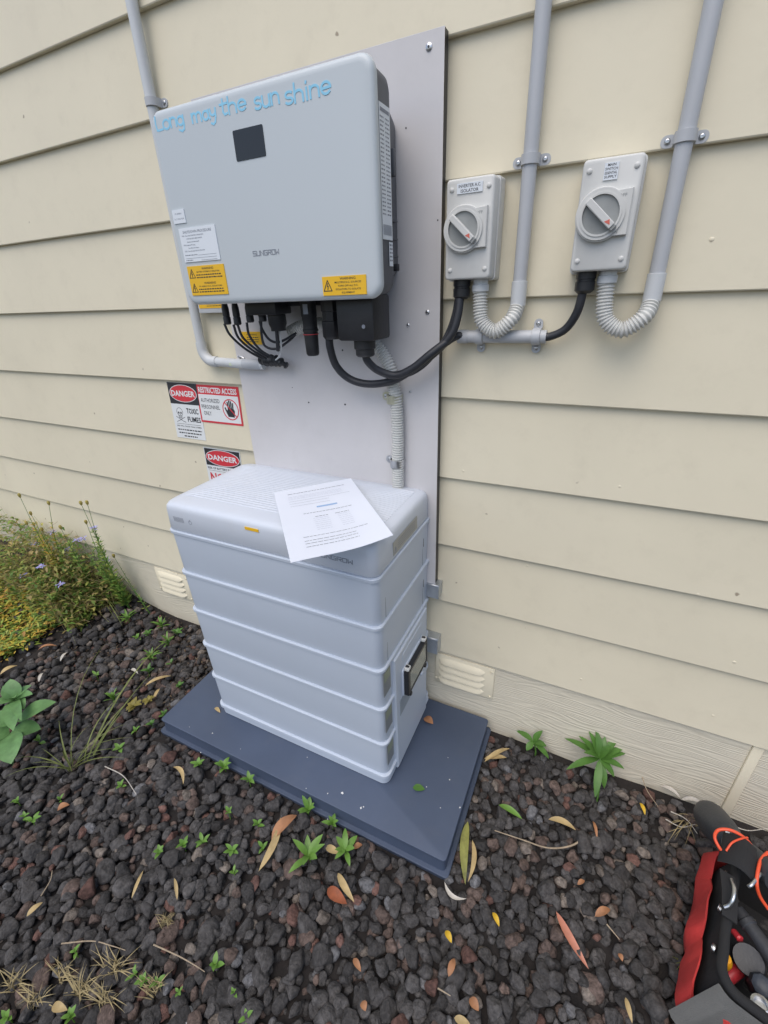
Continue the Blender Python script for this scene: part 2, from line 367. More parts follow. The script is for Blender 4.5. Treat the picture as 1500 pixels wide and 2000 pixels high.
for i, (x, y, z, s) in enumerate(stones):
    k = int(rng.integers(NS)); e = (rng.uniform(-.5, .5), rng.uniform(-.5, .5), rng.uniform(0, 6.28))
    if i in big:
        o = bpy.data.objects.new('stone', stone_me[k]); COL.objects.link(o); o.parent = ground; o.location = (x, y, z); o.rotation_euler = e; o.scale = (s/.0185,)*3
    else:
        v, f = (SH3 if scr[i][3] and scr[i][2] < 1.45 and x > -1.0 and z > gz(x, y)+.008 else SH2)[k]
        AV.append(v@euler_m(e).T*s+np.array([x, y, z])); AF.append(f+off); AC.append(np.tile(np.append(scol(), 1), (len(v), 1))); off += len(v)
def mesh_np(name, V, Fa, C, m, parent=None, smooth=True):
    me = bpy.data.meshes.new(name); me.vertices.add(len(V)); me.vertices.foreach_set('co', V.astype(np.float32).ravel())
    k = Fa.shape[1]; me.loops.add(Fa.size); me.loops.foreach_set('vertex_index', Fa.astype(np.int32).ravel())
    me.polygons.add(len(Fa)); me.polygons.foreach_set('loop_start', np.arange(0, Fa.size, k, dtype=np.int32))
    me.polygons.foreach_set('use_smooth', np.full(len(Fa), smooth)); me.update(calc_edges=True)
    a = me.color_attributes.new('scol', 'FLOAT_COLOR', 'POINT'); a.data.foreach_set('color', C.astype(np.float32).ravel()); me.materials.append(m)
    o = bpy.data.objects.new(name, me); COL.objects.link(o); o.parent = parent; return o
gr = mesh_np('gravel', np.vstack(AV), np.vstack(AF), np.vstack(AC), m_stone, ground); gr['kind'] = 'stuff'
# ------------------------------------------------------------------ backing board
PF = -.036                                            # board front
bb = thing('backing_board', 'tall grey metal-faced backing board fixed to the weatherboards behind the inverter', 'board', (-.02, -.02, .48))
PX0, PX1, PZ0, PZ1 = -.3205, .2675, .482, 1.637
build(MB().box((PX0, PF+.0012, PZ0), (PX1-.0006, PF+.0215, PZ1)), 'core', m_black, bb)
build(MB().box((PX0-.0004, PF-.0004, PZ0), (PX1, PF+.001, PZ1), .0004, 1), 'metal_face', m_panel, bb)
build(MB().box((PX1-.04, PF+.0220, PZ0+.01), (PX1-.0015, -.0105, PZ1+.006)), 'batten', mat('weathered_batten', (.33, .31, .27), .8, .2, 20, .4), bb)
build(MB().box((PX0+.001, PF+.0220, PZ0+.01), (PX0+.04, -.0105, PZ1)), 'batten', MATS['weathered_batten'], bb)
for (x, y, r) in [(838, 92, .0062), (835, 610, .005), (797, 635, .004), (801, 765, .0032), (603, 786, .0022), (674, 790, .0025), (793, 250, .0015), (669, 684, .0022), (571, 757, .0012), (855, 430, .0015)]:
    p = pY(x, y, PF-.0004)
    if r > .003:
        s_ = build(MB().lathe(p, -Y, [(r, 0), (r*.95, .0012), (r*.6, .0024), (r*.3, .0026), (.0001, .0012)], 14), 'screw', m_steel, bb)
        build(MB().lathe(p+Vector((0, -.0025, 0)), -Y, [(r*.34, -.001), (r*.34, .0004)], 6), 'socket', m_ink, s_)
    else: build(MB().lathe(p, -Y, [(r, -.0002), (r, .0005), (.0001, .0006)], 8), 'drill_hole', m_ink, bb)
for z0, h in ((.447, .045), (.236, .058)):
    b_ = thing('wall_bracket', 'galvanised angle bracket under the lower corner of the backing board' if z0 > .4 else 'galvanised angle bracket beside the battery, just above the wall vent', 'bracket', (.262, -.02, z0))
    x1 = .281
    build(MB().box((.235, -.042, z0+h-.003), (x1, -.011, z0+h), .0008, 1), 'top_flange', m_galv, b_)
    build(MB().box((.235, -.045, z0), (x1, -.0425, z0+h), .0008, 1), 'front_flange', m_galv, b_)
    build(MB().box((x1-.003, -.0418, z0+.003), (x1-.0005, -.0125, z0+h-.0035)), 'end_plate', m_galv, b_)

# ------------------------------------------------------------------ inverter
IX0, IX1, IZ0, IZ1, IY = -.2796, .2108, 1.2294, 1.5703, -.2026
icx, icz, iw, ih = (IX0+IX1)/2, (IZ0+IZ1)/2, IX1-IX0, IZ1-IZ0
inv = thing('inverter', 'pale blue-grey wall inverter with a small black display and light blue handwritten lettering', 'inverter', (icx, PF, IZ0))
def secXZ(y, ins, r, cx=icx, cz=icz, w_=None, h_=None, n=7): return [Vector((a, y, b)) for a, b in rr(cx, cz, (w_ or iw)-2*ins, (h_ or ih)-2*ins, r, n)]
build(MB().loft([secXZ(IY+.016, .001, .024), secXZ(IY+.010, 0, .024), secXZ(IY+.005, .0012, .024), secXZ(IY+.0018, .004, .022), secXZ(IY+.0004, .0075, .019), secXZ(IY, .013, .015)]), 'front_cover', m_white, inv, ang=60)
hy = [(IY+.0165, .0045), (-.136, .006), (-.123, .010), (-.111, .022), (-.042, .036)]
house = build(MB().loft([secXZ(y, i_, .022) for y, i_ in hy]), 'housing', m_dark, inv)
for zz in (1.30, 1.33, 1.36):
    build(MB().box((IX1-.030, -.108, zz+.001), (IX1-.0225, -.070, zz+.004)), 'cooling_fin', m_dark, house)
build(MB().box((IX1-.034, -.100, 1.430), (IX1-.014, -.088, 1.472), .003), 'carry_grip', m_dark, inv)
build(MB().box((IX1-.032, -.102, 1.276), (IX1-.010, -.092, 1.289), .002), 'locking_tab', m_black, inv)
fI = FRONT((0, IY, 0))
def vquad(a, b, c, d): return [(q.x, q.z) for q in (pY(*a, IY), pY(*b, IY), pY(*c, IY), pY(*d, IY))]
build(MB().prism(rr(-.0432, 1.4897, .0685, .0447, .002, 2), fI, .0001, .0009), 'display', m_disp, inv)
# handwriting: polylines per letter, x-height 1
def arc(cx, cy, rx, ry, a0, a1, n=10): return [(cx+rx*math.cos(rad(a0+(a1-a0)*k/n)), cy+ry*math.sin(rad(a0+(a1-a0)*k/n))) for k in range(n+1)]
GL = {'L': (.95, [[(.1, 1.55), (.05, .75), (.12, .08), (.3, .02), (.9, .08)]]),
 'o': (.95, [arc(.45, .5, .42, .5, 80, 432, 16)]),
 'n': (.9, [[(.05, 1), (.08, 0)], [(.08, .6)]+arc(.42, .62, .34, .36, 160, 0, 8)+[(.78, .0)]]),
 'g': (.95, [arc(.42, .5, .38, .46, 60, 420, 14), [(.8, 1), (.82, .1), (.74, -.45), (.45, -.62), (.12, -.42)]]),
 'm': (1.45, [[(.05, 1), (.08, 0)], [(.08, .6)]+arc(.36, .64, .27, .34, 160, 0, 7)+[(.64, 0)], [(.64, .6)]+arc(.95, .64, .3, .34, 160, 0, 7)+[(1.26, 0)]]),
 'a': (.95, [arc(.4, .48, .36, .46, 50, 400, 14), [(.76, .98), (.78, .2), (.9, .0)]]),
 'y': (.9, [[(.05, 1), (.12, .45), (.4, .3), (.68, .48)], [(.74, 1), (.7, .2), (.55, -.4), (.3, -.6), (.05, -.45)]]),
 't': (.75, [[(.3, 1.5), (.26, .3), (.38, .03), (.65, .1)], [(.0, 1.02), (.68, 1.08)]]),
 'h': (.9, [[(.08, 1.6), (.08, 0)], [(.08, .6)]+arc(.42, .62, .34, .36, 160, 0, 8)+[(.78, .0)]]),
 'e': (.95, [[(.08, .5), (.8, .55)]+arc(.44, .52, .37, .48, 14, 320, 14)]),
 's': (.8, [arc(.4, .74, .3, .26, 40, 260, 8)+arc(.38, .25, .32, .25, 85, -150, 9)]),
 'u': (.9, [[(.06, 1), (.08, .35)]+arc(.4, .34, .32, .33, 180, 340, 8), [(.74, 1), (.76, 0)]]),
 'i': (.42, [[(.18, 1), (.2, 0)], [(.17, 1.38), (.19, 1.5)]])}
mb = MB(); lift = .0003
for wd, xa, xb, zb, xh in (('Long', -.2655, -.188, 1.5385, .0138), ('may', -.170, -.107, 1.5365, .0135), ('the', -.0985, -.0355, 1.5365, .0145), ('sun', -.0215, .0345, 1.5335, .0150), ('shine', .0435, .1375, 1.5290, .0152)):
    tot = sum(GL[c][0] for c in wd); k = (xb-xa)/tot; x = xa
    for j, c in enumerate(wd):
        dz = random.uniform(-.0006, .0006)
        for pl in GL[c][1]:
            mb.stroke([(x+a*k, zb+dz+b*xh) for a, b in pl], .0034, fI, .0001, lift); lift += .00001
        x += GL[c][0]*k
build(mb, 'handwritten_lettering', m_blue, inv)
LG = {'S': [[(1, 1), (0, 1), (0, .52), (1, .48), (1, 0), (0, 0)]], 'U': [[(0, 1), (0, 0), (1, 0), (1, 1)]], 'N': [[(0, 0), (0, 1), (.95, .02), (1, 1)]], 'G': [[(1, 1), (0, 1), (0, 0), (1, 0), (1, .5), (.45, .5)]],
      'R': [[(0, 0), (0, 1), (1, 1), (1, .5), (0.1, .5)], [(.5, .45), (1, 0)]], 'O': [[(.02, 0), (0, 1), (1, 1), (1, 0), (.05, 0)]], 'W': [[(0, 1), (.05, 0), (.5, .55), (.95, 0), (1, 1)]]}
def logo(fr, x0, x1, z0, h, wd, parent):
    mb = MB(); n = 7; p = (x1-x0)/n; lf = .0005
    for j, c in enumerate('SUNGROW'):
        for pl in LG[c]: mb.stroke([(x0+j*p+a*p*.76, z0+b*h) for a, b in pl], wd, fr, .00012, lf); lf += .00001
    return build(mb, 'logo', m_inkg, parent)
logo(fI, -.0715, -.0055, 1.3145, .0078, .00125, inv)
def plate(poly, fr, t, m, parent, name): return build(MB().prism(poly, fr, .0001, t), name, m, parent)
def tri(mb, cx, cy, s, fr, h):
    P = [(cx-s*.5, cy-s*.45), (cx+s*.5, cy-s*.45), (cx, cy+s*.55)]
    for i in range(3): mb.stroke([P[i], P[(i+1) % 3]], s*.09, fr, h, h+.0002+i*.00003)
    mb.stroke([(cx+.02*s, cy+s*.28), (cx-.08*s, cy-.02*s), (cx+.07*s, cy+.0*s), (cx-.02*s, cy-.33*s)], s*.08, fr, h, h+.0003); return mb
# small label, shutdown label, warnings
q = plate(SQ(-.2690, 1.3850, -.2350, 1.4090), fI, .0016, m_label, inv, 'small_label'); mb = MB()
text(mb, 'PV ARRAY', -.252, 1.4005, .019, .0028, fI, .0018, align='C'); text(mb, 'D.C. ISOLATOR', -.252, 1.3915, .027, .0026, fI, .0018, align='C'); build(mb, 'lettering', m_inkg, q)
q = plate(SQ(-.2610, 1.3135, -.1590, 1.3755), fI, .0016, m_label, inv, 'shutdown_label'); mb = MB()
text(mb, 'SHUTDOWN PROCEDURE', -.210, 1.3660, .080, .0048, fI, .0018, .01, 'C')
for k, (s_, xo) in enumerate((('STEP 1: Turn off the INVERTER AC ISOLATOR &', .006), ('INVERTER SUPPLY MAIN SWITCH', .018), ('(located at the Switchboard)', .018), ('STEP 2: (adjacent PV Array)', .006), ('Turn off the DC isolators', .018), ('STEP 3: Turn off the BATTERY DC ISOLATOR', .006))):
    text(mb, s_, -.261+xo, 1.3605-.0056*k, None, .0024, fI, .0018, .008)
dashes(mb, -.256, 1.3255, .037, .0016, fI, .0018); dashes(mb, -.256, 1.3160, .020, .0016, fI, .0018)
for x0, z in ((-.218, 1.3253), (-.256, 1.3205), (-.212, 1.3158)): mb.stroke([(x0, z), (-.167, z)], .0004, fI, .0016, .0019)
build(mb, 'lettering', m_inkg, q)
q = plate(SQ(-.2595, 1.2485, -.1535, 1.3055), fI, .0016, m_yel, inv, 'battery_warning_label'); mb = MB()
for zc, l2 in ((1.2915, 'BATTERY SYSTEM D.C. ISOLATORS'), (1.2635, 'PV ARRAY D.C. ISOLATORS')):
    tri(mb, -.2475, zc-.001, .0165, fI, .0016); text(mb, 'WARNING', -.2, zc+.0065, .034, .0042, fI, .0018, .012, 'C'); text(mb, l2, -.2, zc+.001, .066, .0029, fI, .0018, .012, 'C')
    dashes(mb, -.2355, zc-.0045, .071, .0022, fI, .0018); dashes(mb, -.2355, zc-.0095, .074, .0022, fI, .0018)
build(mb, 'lettering', m_ink, q)
q = plate(SQ(.0868, 1.2375, .1817, 1.2700), fI, .0016, m_yel, inv, 'sources_warning_label'); mb = MB()
tri(mb, .0985, 1.2535, .018, fI, .0016)
for k, (s_, wd, h) in enumerate((('WARNING', .034, .0042), ('MULTIPLE D.C. SOURCES', .057, .0032), ('TURN OFF ALL D.C.', .044, .0031), ('ISOLATORS TO ISOLATE', .054, .0031), ('EQUIPMENT', .028, .0031))):
    text(mb, s_, .143, 1.2636-.0058*k, wd, h, fI, .0018, .012, 'C')
build(mb, 'lettering', m_ink, q)
# rating plate on the right side of the housing (side face leans back)
xs_ = IX1-.0052
fS = (Vector((xs_+.0006, 0, 0)), Y, Z)
q = build(MB().prism(SQ(-.178, 1.325, -.137, 1.515), fS, .0001, .0008), 'rating_plate', m_label, inv); mb = MB()
mb.add([Vector((xs_+.0017, a, b)) for a, b in ((-.175, 1.504), (-.140, 1.504), (-.140, 1.509), (-.175, 1.509))], [(0, 1, 2, 3)])
for k in range(24):
    dashes(mb, -.176, 1.496-.0058*k, .014, .0022, fS, .001); dashes(mb, -.156, 1.496-.0058*k, .016, .0022, fS, .001)
for k in range(11): mb.add([Vector((xs_+.0017, -.175+.0032*k+a, b)) for a, b in ((0, 1.332), (.0017, 1.332), (.0017, 1.348), (0, 1.348))], [(0, 1, 2, 3)])
build(mb, 'print', m_inkg, q, kind='stuff')
q = build(MB().prism(SQ(-.152, 1.283, -.137, 1.322), fS, .0001, .0008), 'serial_sticker', m_label, inv); mb = MB()
for k in range(5): dashes(mb, -.151, 1.316-.0062*k, .012, .0026, fS, .001)
build(mb, 'print', m_inkg, q, kind='stuff')
# connectors below
def conn(name, x, y0, y1, Yc, prof, m=m_black, n=16, lab=None):
    a = pY(x, y0, Yc); b = pY(x, y1, Yc); b.x = a.x; L = (a-b).length
    return build(MB().lathe(a, -Z, [(r, h*L) for r, h in prof], n), name, m, inv, label=lab)
mc4 = [(.0065, 0), (.0065, .1), (.0085, .3), (.0085, .62), (.0075, .64), (.009, .7), (.009, .95), (.0065, 1)]
DC = [(437, 634), (458, 636), (474, 633), (480, 630), (508, 628)]
for x, y1 in ((437, 634), (457, 635), (483, 630), (508, 628)):
    conn('dc_connector', x, 588, y1, -.115, mc4)
build(MB().box((pY(500, 600, -.11).x, -.145, pY(520, 614, -.11).z), (pY(556, 600, -.11).x, -.085, 1.236), .003), 'connector_block', m_black, inv)
conn('data_gland', 539, 606, 646, -.11, [(.019, 0), (.019, .2), (.021, .22), (.021, .65), (.0175, .85), (.0175, 1)])
conn('data_gland_nut', 510, 604, 628, -.115, [(.010, 0), (.010, .5), (.0085, .6), (.0085, 1)])
g_ = conn('wireless_dongle', 600, 582, 694, -.12, [(.0175, 0), (.0175, .30), (.0165, .32), (.0165, .52), (.018, .53), (.018, .56), (.0165, .57), (.0155, .8), (.0155, .82), (.0150, .96), (.012, 1)])
a = pY(600, 652, -.12); a.x = pY(600, 582, -.12).x; build(MB().lathe(a, -Z, [(.0182, 0), (.0184, .0006), (.0182, .0012)], 20), 'red_seal', m_red, g_)
a = pY(596, 604, -.14); build(MB().prism(SQ(a.x-.006, a.z-.010, a.x+.006, a.z+.010), FRONT((0, -.1385, 0)), .0005, .0012), 'sticker', m_inkg, g_)
conn('meter_gland', 644, 588, 662, -.12, [(.021, 0), (.021, .25), (.019, .27), (.019, .5), (.0215, .52), (.0215, .92), (.017, 1)], n=8)
p0, p1 = pY(676, 663, -.13), pY(746, 663, -.13)
bx_ = build(MB().box((p0.x, -.165, p0.z), (p1.x, -.085, 1.2365), .006), 'terminal_cover', m_black, inv)
build(MB().prism(ell((p0.x+p1.x)/2+.02, p0.z+.028, .004, .004, 10), FRONT((0, -.165, 0)), .0001, .0006), 'screw', m_inkg, bx_)
conn('mains_gland', 712, 660, 696, -.13, [(.024, 0), (.024, .55), (.021, .6), (.021, .9), (.017, 1)], n=10)
p0, p1 = pY(500, 600, -.10), pY(676, 600, -.10)
build(MB().box((p0.x, -.10, 1.2180), (p1.x, -.06, 1.2600), .003), 'lower_housing', m_black, inv)

# cables
def cable(name, P, r, label, m=m_rubber, grp=None, n=12):
    Q = spline([pY(*p) for p in P], 10); return tag(build(MB().tube(Q, r, n), name, m, org=Q[0]), label, 'cable', grp)
cable('mains_cable', [(643, 655, -.12), (645, 680, -.118), (657, 715, -.105), (683, 740, -.09), (720, 750, -.082), (765, 744, -.080), (805, 722, -.078), (845, 692, -.074), (880, 655, -.066), (894, 615, -.058), (899, 570, -.05)], .0088, 'thick black cable sagging lowest, from inverter to the isolator beside the board')
cable('mains_cable', [(713, 690, -.13), (718, 705, -.126), (738, 723, -.112), (772, 733, -.098), (806, 719, -.094), (840, 692, -.088), (872, 668, -.068), (890, 657, -.042), (905, 656, -.034)], .0085, 'thick black cable from the inverter terminal cover into the short horizontal conduit')
cable('earth_cable', [(760, 735, -.070), (800, 732, -.072), (838, 706, -.066), (868, 660, -.052), (884, 620, -.046), (893, 575, -.044)], .0035, 'thin black cable running alongside the thick pair to the isolator')
cable('isolator_cable', [(1058, 657, -.034), (1075, 657, -.034), (1104, 643, -.038), (1126, 612, -.045), (1137, 575, -.048), (1139, 555, -.048)], .0078, 'black cable from the short conduit up to the right-hand essential supply isolator')
for k, P in enumerate(([(438, 632, -.115), (450, 655, -.11), (480, 682, -.09), (520, 705, -.07)], [(456, 634, -.115), (466, 660, -.11), (493, 684, -.09), (525, 703, -.068)], [(464, 634, -.12), (475, 660, -.112), (502, 684, -.092), (530, 702, -.07)],
                       [(482, 630, -.115), (487, 655, -.11), (507, 682, -.092), (535, 700, -.07)])):
    cable('solar_cable', P, .003, 'thin black solar cable curving from a plug under the inverter to the taped bundle', grp='thin cables under the inverter', n=8)
for k, P in enumerate(([(507, 627, -.115), (513, 645, -.112), (527, 664, -.10), (545, 668, -.09), (570, 656, -.075), (580, 648, -.065)], [(510, 628, -.115), (511, 655, -.112), (518, 676, -.1), (540, 681, -.09), (565, 665, -.075), (578, 652, -.065)])):
    cable('battery_cable', P, .003, 'thin black cable looping below the inverter towards the ribbed conduit', grp='looped cables under the inverter', n=8)
cable('data_cable', [(540, 640, -.11), (542, 665, -.108), (543, 685, -.102)], .0045, 'short black data cable hanging from the wide gland under the inverter')
cable('data_cable', [(546, 640, -.105), (549, 675, -.10), (546, 695, -.085), (535, 706, -.07)], .0022, 'pale thin data wire dropping to the taped cable bundle', m_pvcl)
Q = spline([pY(*p) for p in ((512, 700, -.055), (522, 704, -.062), (535, 704, -.066), (547, 707, -.066), (561, 715, -.062))], 5)
tag(build(MB().tube(Q, [.0135+.003*math.sin(i*1.7)-.009*(i/len(Q))**3 for i in range(len(Q))], 12), 'taped_bundle', m_black, org=Q[0]), 'black taped bundle of cable ends at the mouth of the bent conduit', 'cable bundle')

# ------------------------------------------------------------------ conduits
def saddle(parent, c, axis, r, ears=1, m=m_pvc, wall_y=-.0125):
    """strap over a pipe at c, pipe along axis, ears across it on the wall"""
    across = X if abs(axis.z) > .5 else Z; y0 = c.y
    mb = MB(); n = 12; hw = .0085; R = []
    for k in range(n+1):
        a = math.pi*k/n; d = across*math.cos(a)-Y*math.sin(a)
        R.append([c+d*(r+.0003)-axis*hw, c+d*(r+.003)-axis*hw*.9, c+d*(r+.003)+axis*hw*.9, c+d*(r+.0003)+axis*hw])
    mb.loft(R)
    for s_ in ((-1, 1) if ears == 1 else (ears,)):
        o = Vector((c.x, wall_y, c.z))+across*s_*(r+.009)
        mb.prism(rr(0, 0, .022 if across == X else .017, .017 if across == X else .022, .008, 4), FRONT(o), 0, .003)
        mb.box(tuple(min(a_, b_) for a_, b_ in zip(c+across*s_*(r-.0005)-axis*hw, Vector((c.x, wall_y-.001, c.z))+across*s_*(r+.0028)+axis*hw)), tuple(max(a_, b_) for a_, b_ in zip(c+across*s_*(r-.0005)-axis*hw, Vector((c.x, wall_y-.001, c.z))+across*s_*(r+.0028)+axis*hw)))
    sd_ = build(mb, 'saddle', m, parent)
    for s_ in ((-1, 1) if ears == 1 else (ears,)):
        o = Vector((c.x, wall_y-.003, c.z))+across*s_*(r+.0105)
        sc = build(MB().lathe(o, -Y, [(.0048, 0), (.0044, .0012), (.003, .0022), (.0016, .0022), (.0014, .0012)], 12), 'screw', m_steel, sd_)
    return sd_
CY, CR = -.0295, .0126
def riser(name, label, x0, x1, zt, zb, sad, flexP, gl):
    t = thing(name, label, 'conduit', (x0, CY, zb), None)
    a = Vector((x1, CY, zt)); b = Vector((x0, CY, zb)); d = (a-b)
    build(MB().tube([b+d*k/6 for k in range(7)], CR, 20), 'pipe', m_pvc, t)
    build(MB().tube([b-Z*.014, b-Z*.013, b+Z*.03, b+Z*.0305], [CR+.0006, CR+.0022, CR+.0022, CR+.0004], 20), 'coupling', m_pvcl, t)
    for z in sad: saddle(t, b+d*((z-zb)/(zt-zb)), Z, CR)
    fx = MB(); flex(fx, flexP, .0148, .0056); build(fx, 'flexible_hose', m_flex, t, ang=60)
    p = flexP[0]; build(MB().lathe(p+Z*.016, -Z, [(.0145, 0), (.0145, .010), (.0165, .011), (.0165, .022), (.0145, .023)], 18), 'hose_adaptor', m_pvcl, t)
    return t
def U(x0, x1, z0, z1, zbot, y): return [Vector((x0, y, z0)), Vector((x0, y, z0-.012)), Vector((x0+(x1-x0)*.10, y-.003, zbot+.02)), Vector((x0+(x1-x0)*.5, y-.004, zbot)), Vector((x0+(x1-x0)*.9, y-.002, zbot+.021)), Vector((x1, CY, z1-.012)), Vector((x1, CY, z1))]
xa0, xa1 = pY(1012, 560, CY-CR).x, pY(1051, 0, CY-CR).x; za = pY(1012, 583, CY).z
e0 = pY(938, 560, -.048); zbot = pY(970, 646, -.04).z
cA = riser('conduit_riser', 'grey conduit rising from a looped ribbed hose beside the inverter isolator', xa0, xa0-.004, 2.70, za, (pY(1033, 312, CY).z, 2.05), U(e0.x, xa0, pY(938, 562, -.048).z, za, zbot, -.046), None)
xb0 = pY(1279, 560, CY-CR).x; zb_ = pY(1277, 572, CY).z
e0 = pY(1186, 545, -.048); zbot = pY(1222, 643, -.04).z
cB = riser('conduit_riser', 'grey conduit rising from a looped ribbed hose beside the essential supply isolator', xb0, xb0-.004, 2.70, zb_, (pY(1335, 268, CY).z, 2.05), U(e0.x, xb0, e0.z, zb_, zbot, -.046), None)
# left conduit: straight down behind the inverter, elbow, short level run
t = thing('bent_conduit', 'pale grey conduit down the left of the inverter, bending to a level run', 'conduit', (pY(385, 640, CY).x, CY, pY(410, 706, CY).z))
xl0, xl1 = pY(382, 620, CY).x, pY(257, 0, CY).x; zl = pY(410, 706, CY).z
build(MB().tube([Vector((xl0, CY, zl+.04)), Vector((xl0, CY, zl+.3)), Vector((xl1-.003, CY, 1.70)), Vector((xl1, CY, 1.9)), Vector((xl1, CY, 2.7))], .0126, 20), 'pipe', m_pvcl, t)
EL = [Vector((xl0, CY, zl+.052))]+[Vector((xl0+.036*(1-math.cos(a)), CY, zl+.036*(1-math.sin(a)))) for a in [math.pi/2*k/10 for k in range(11)]]+[Vector((xl0+.048, CY, zl))]
EL = [EL[0], Vector((xl0, CY, zl+.036))]+[Vector((xl0+.036-.036*math.cos(a), CY, zl+.036-.036*math.sin(a))) for a in [math.pi/2*k/10 for k in range(1, 11)]]+[Vector((xl0+.050, CY, zl))]
build(MB().tube(EL, .0148, 20), 'elbow', m_pvcl, t)
yl = PF-.0135; pe = pY(470, 705, -.046)
run = spline([Vector((xl0+.045, CY, zl)), Vector((xl0+.07, CY-.003, zl)), Vector((pe.x, -.050, zl)), Vector((pY(515, 705, -.05).x, -.050, zl))], 6)
build(MB().tube(run, .0126, 20), 'level_pipe', m_pvcl, t)
pe = pY(493, 706, -.05); build(MB().tube([Vector((pe.x-.03, -.050, zl)), Vector((pe.x-.029, -.050, zl)), Vector((pe.x+.028, -.050, zl)), Vector((pe.x+.03, -.050, zl))], [.0127, .0142, .0142, .0127], 20), 'coupling', m_pvc, t)
pe = pY(455, 707, -.055); build(MB().prism(SQ(pe.x-.012, zl-.0045, pe.x+.010, zl+.0025), FRONT((0, -.0575, 0)), -.001, .0012), 'small_label', mat('pale_green_label', (.55, .62, .45), .5), t)
pe = pY(468, 690, -.04); build(MB().tube(spline([Vector((pe.x, -.040, zl+.0135)), Vector((pe.x+.003, -.05, zl+.019)), Vector((pe.x+.016, -.052, zl+.018)), Vector((pe.x+.024, -.052, zl+.0145))], 5), .0022, 8), 'clip', m_steel, t)
saddle(t, Vector((xl1-.002, CY, pY(290, 203, CY).z)), Z, .0126)
# level conduit between the isolators
zh = pY(980, 658, -.034).z; hx0, hx1 = pY(897, 655, -.03).x, pY(1067, 660, -.03).x
t = thing('level_conduit', 'short level grey conduit under the looped hose, between the two isolators', 'conduit', ((hx0+hx1)/2, CY, zh-.013))
build(MB().tube([Vector((hx0, CY, zh)), Vector((hx1, CY, zh))], CR, 20), 'pipe', m_pvc, t)
build(MB().tube([Vector((hx0-.002, CY, zh)), Vector((hx0+.02, CY, zh))], CR+.0012, 20), 'coupling', m_pvc, t)
for xx, er in ((pY(937, 660, -.03).x, -1), (pY(1047, 660, -.03).x, 1)): saddle(t, Vector((xx, CY, zh)), X, CR, er)
# ribbed hose behind the inverter and down to the battery
t = thing('ribbed_conduit', 'pale ribbed hose running across behind the plugs and down behind the battery', 'conduit', pY(778, 940, -.06))
fx = MB(); flex(fx, [pY(*p) for p in ((566, 650, -.06), (585, 640, -.058), (615, 633, -.056), (660, 640, -.055), (705, 655, -.054), (738, 680, -.053), (760, 715, -.053), (770, 760, -.053), (775, 800, -.053), (777, 850, -.053), (777, 900, -.053), (778, 980, -.053))], .0155, .0062)
build(fx, 'hose', m_flex, t, ang=60)
m_zy = mat('yellow_zinc', (.66, .66, .52), .38, .15, 30, metal=.85)
for (x, y), mm in (((769, 779), m_zy), (((775, 904)), m_steel)):
    c = pY(x, y, -.053); mb = MB(); R = []
    for k in range(13):
        a = math.pi*k/12; d = X*math.cos(a)-Y*math.sin(a); R.append([c+d*.0157-Z*.010, c+d*.0172-Z*.010, c+d*.0172+Z*.010, c+d*.0157+Z*.010])
    mb.loft(R); mb.box((c.x-.0172, PF-.002, c.z-.01), (c.x-.0157, -.053, c.z+.01)); mb.box((c.x+.0157, PF-.002, c.z-.01), (c.x+.0172, -.053, c.z+.01))
    mb.prism(rr(0, 0, .024, .020, .008, 4), FRONT((c.x-.0245, PF-.0006, c.z+.002)), 0, .0018)
    k_ = build(mb, 'saddle', mm, t); build(MB().lathe((c.x-.027, PF-.0024, c.z+.002), -Y, [(.0055, 0), (.005, .0015), (.003, .0026), (.0015, .0026), (.0013, .0012)], 12), 'screw', m_steel, k_)

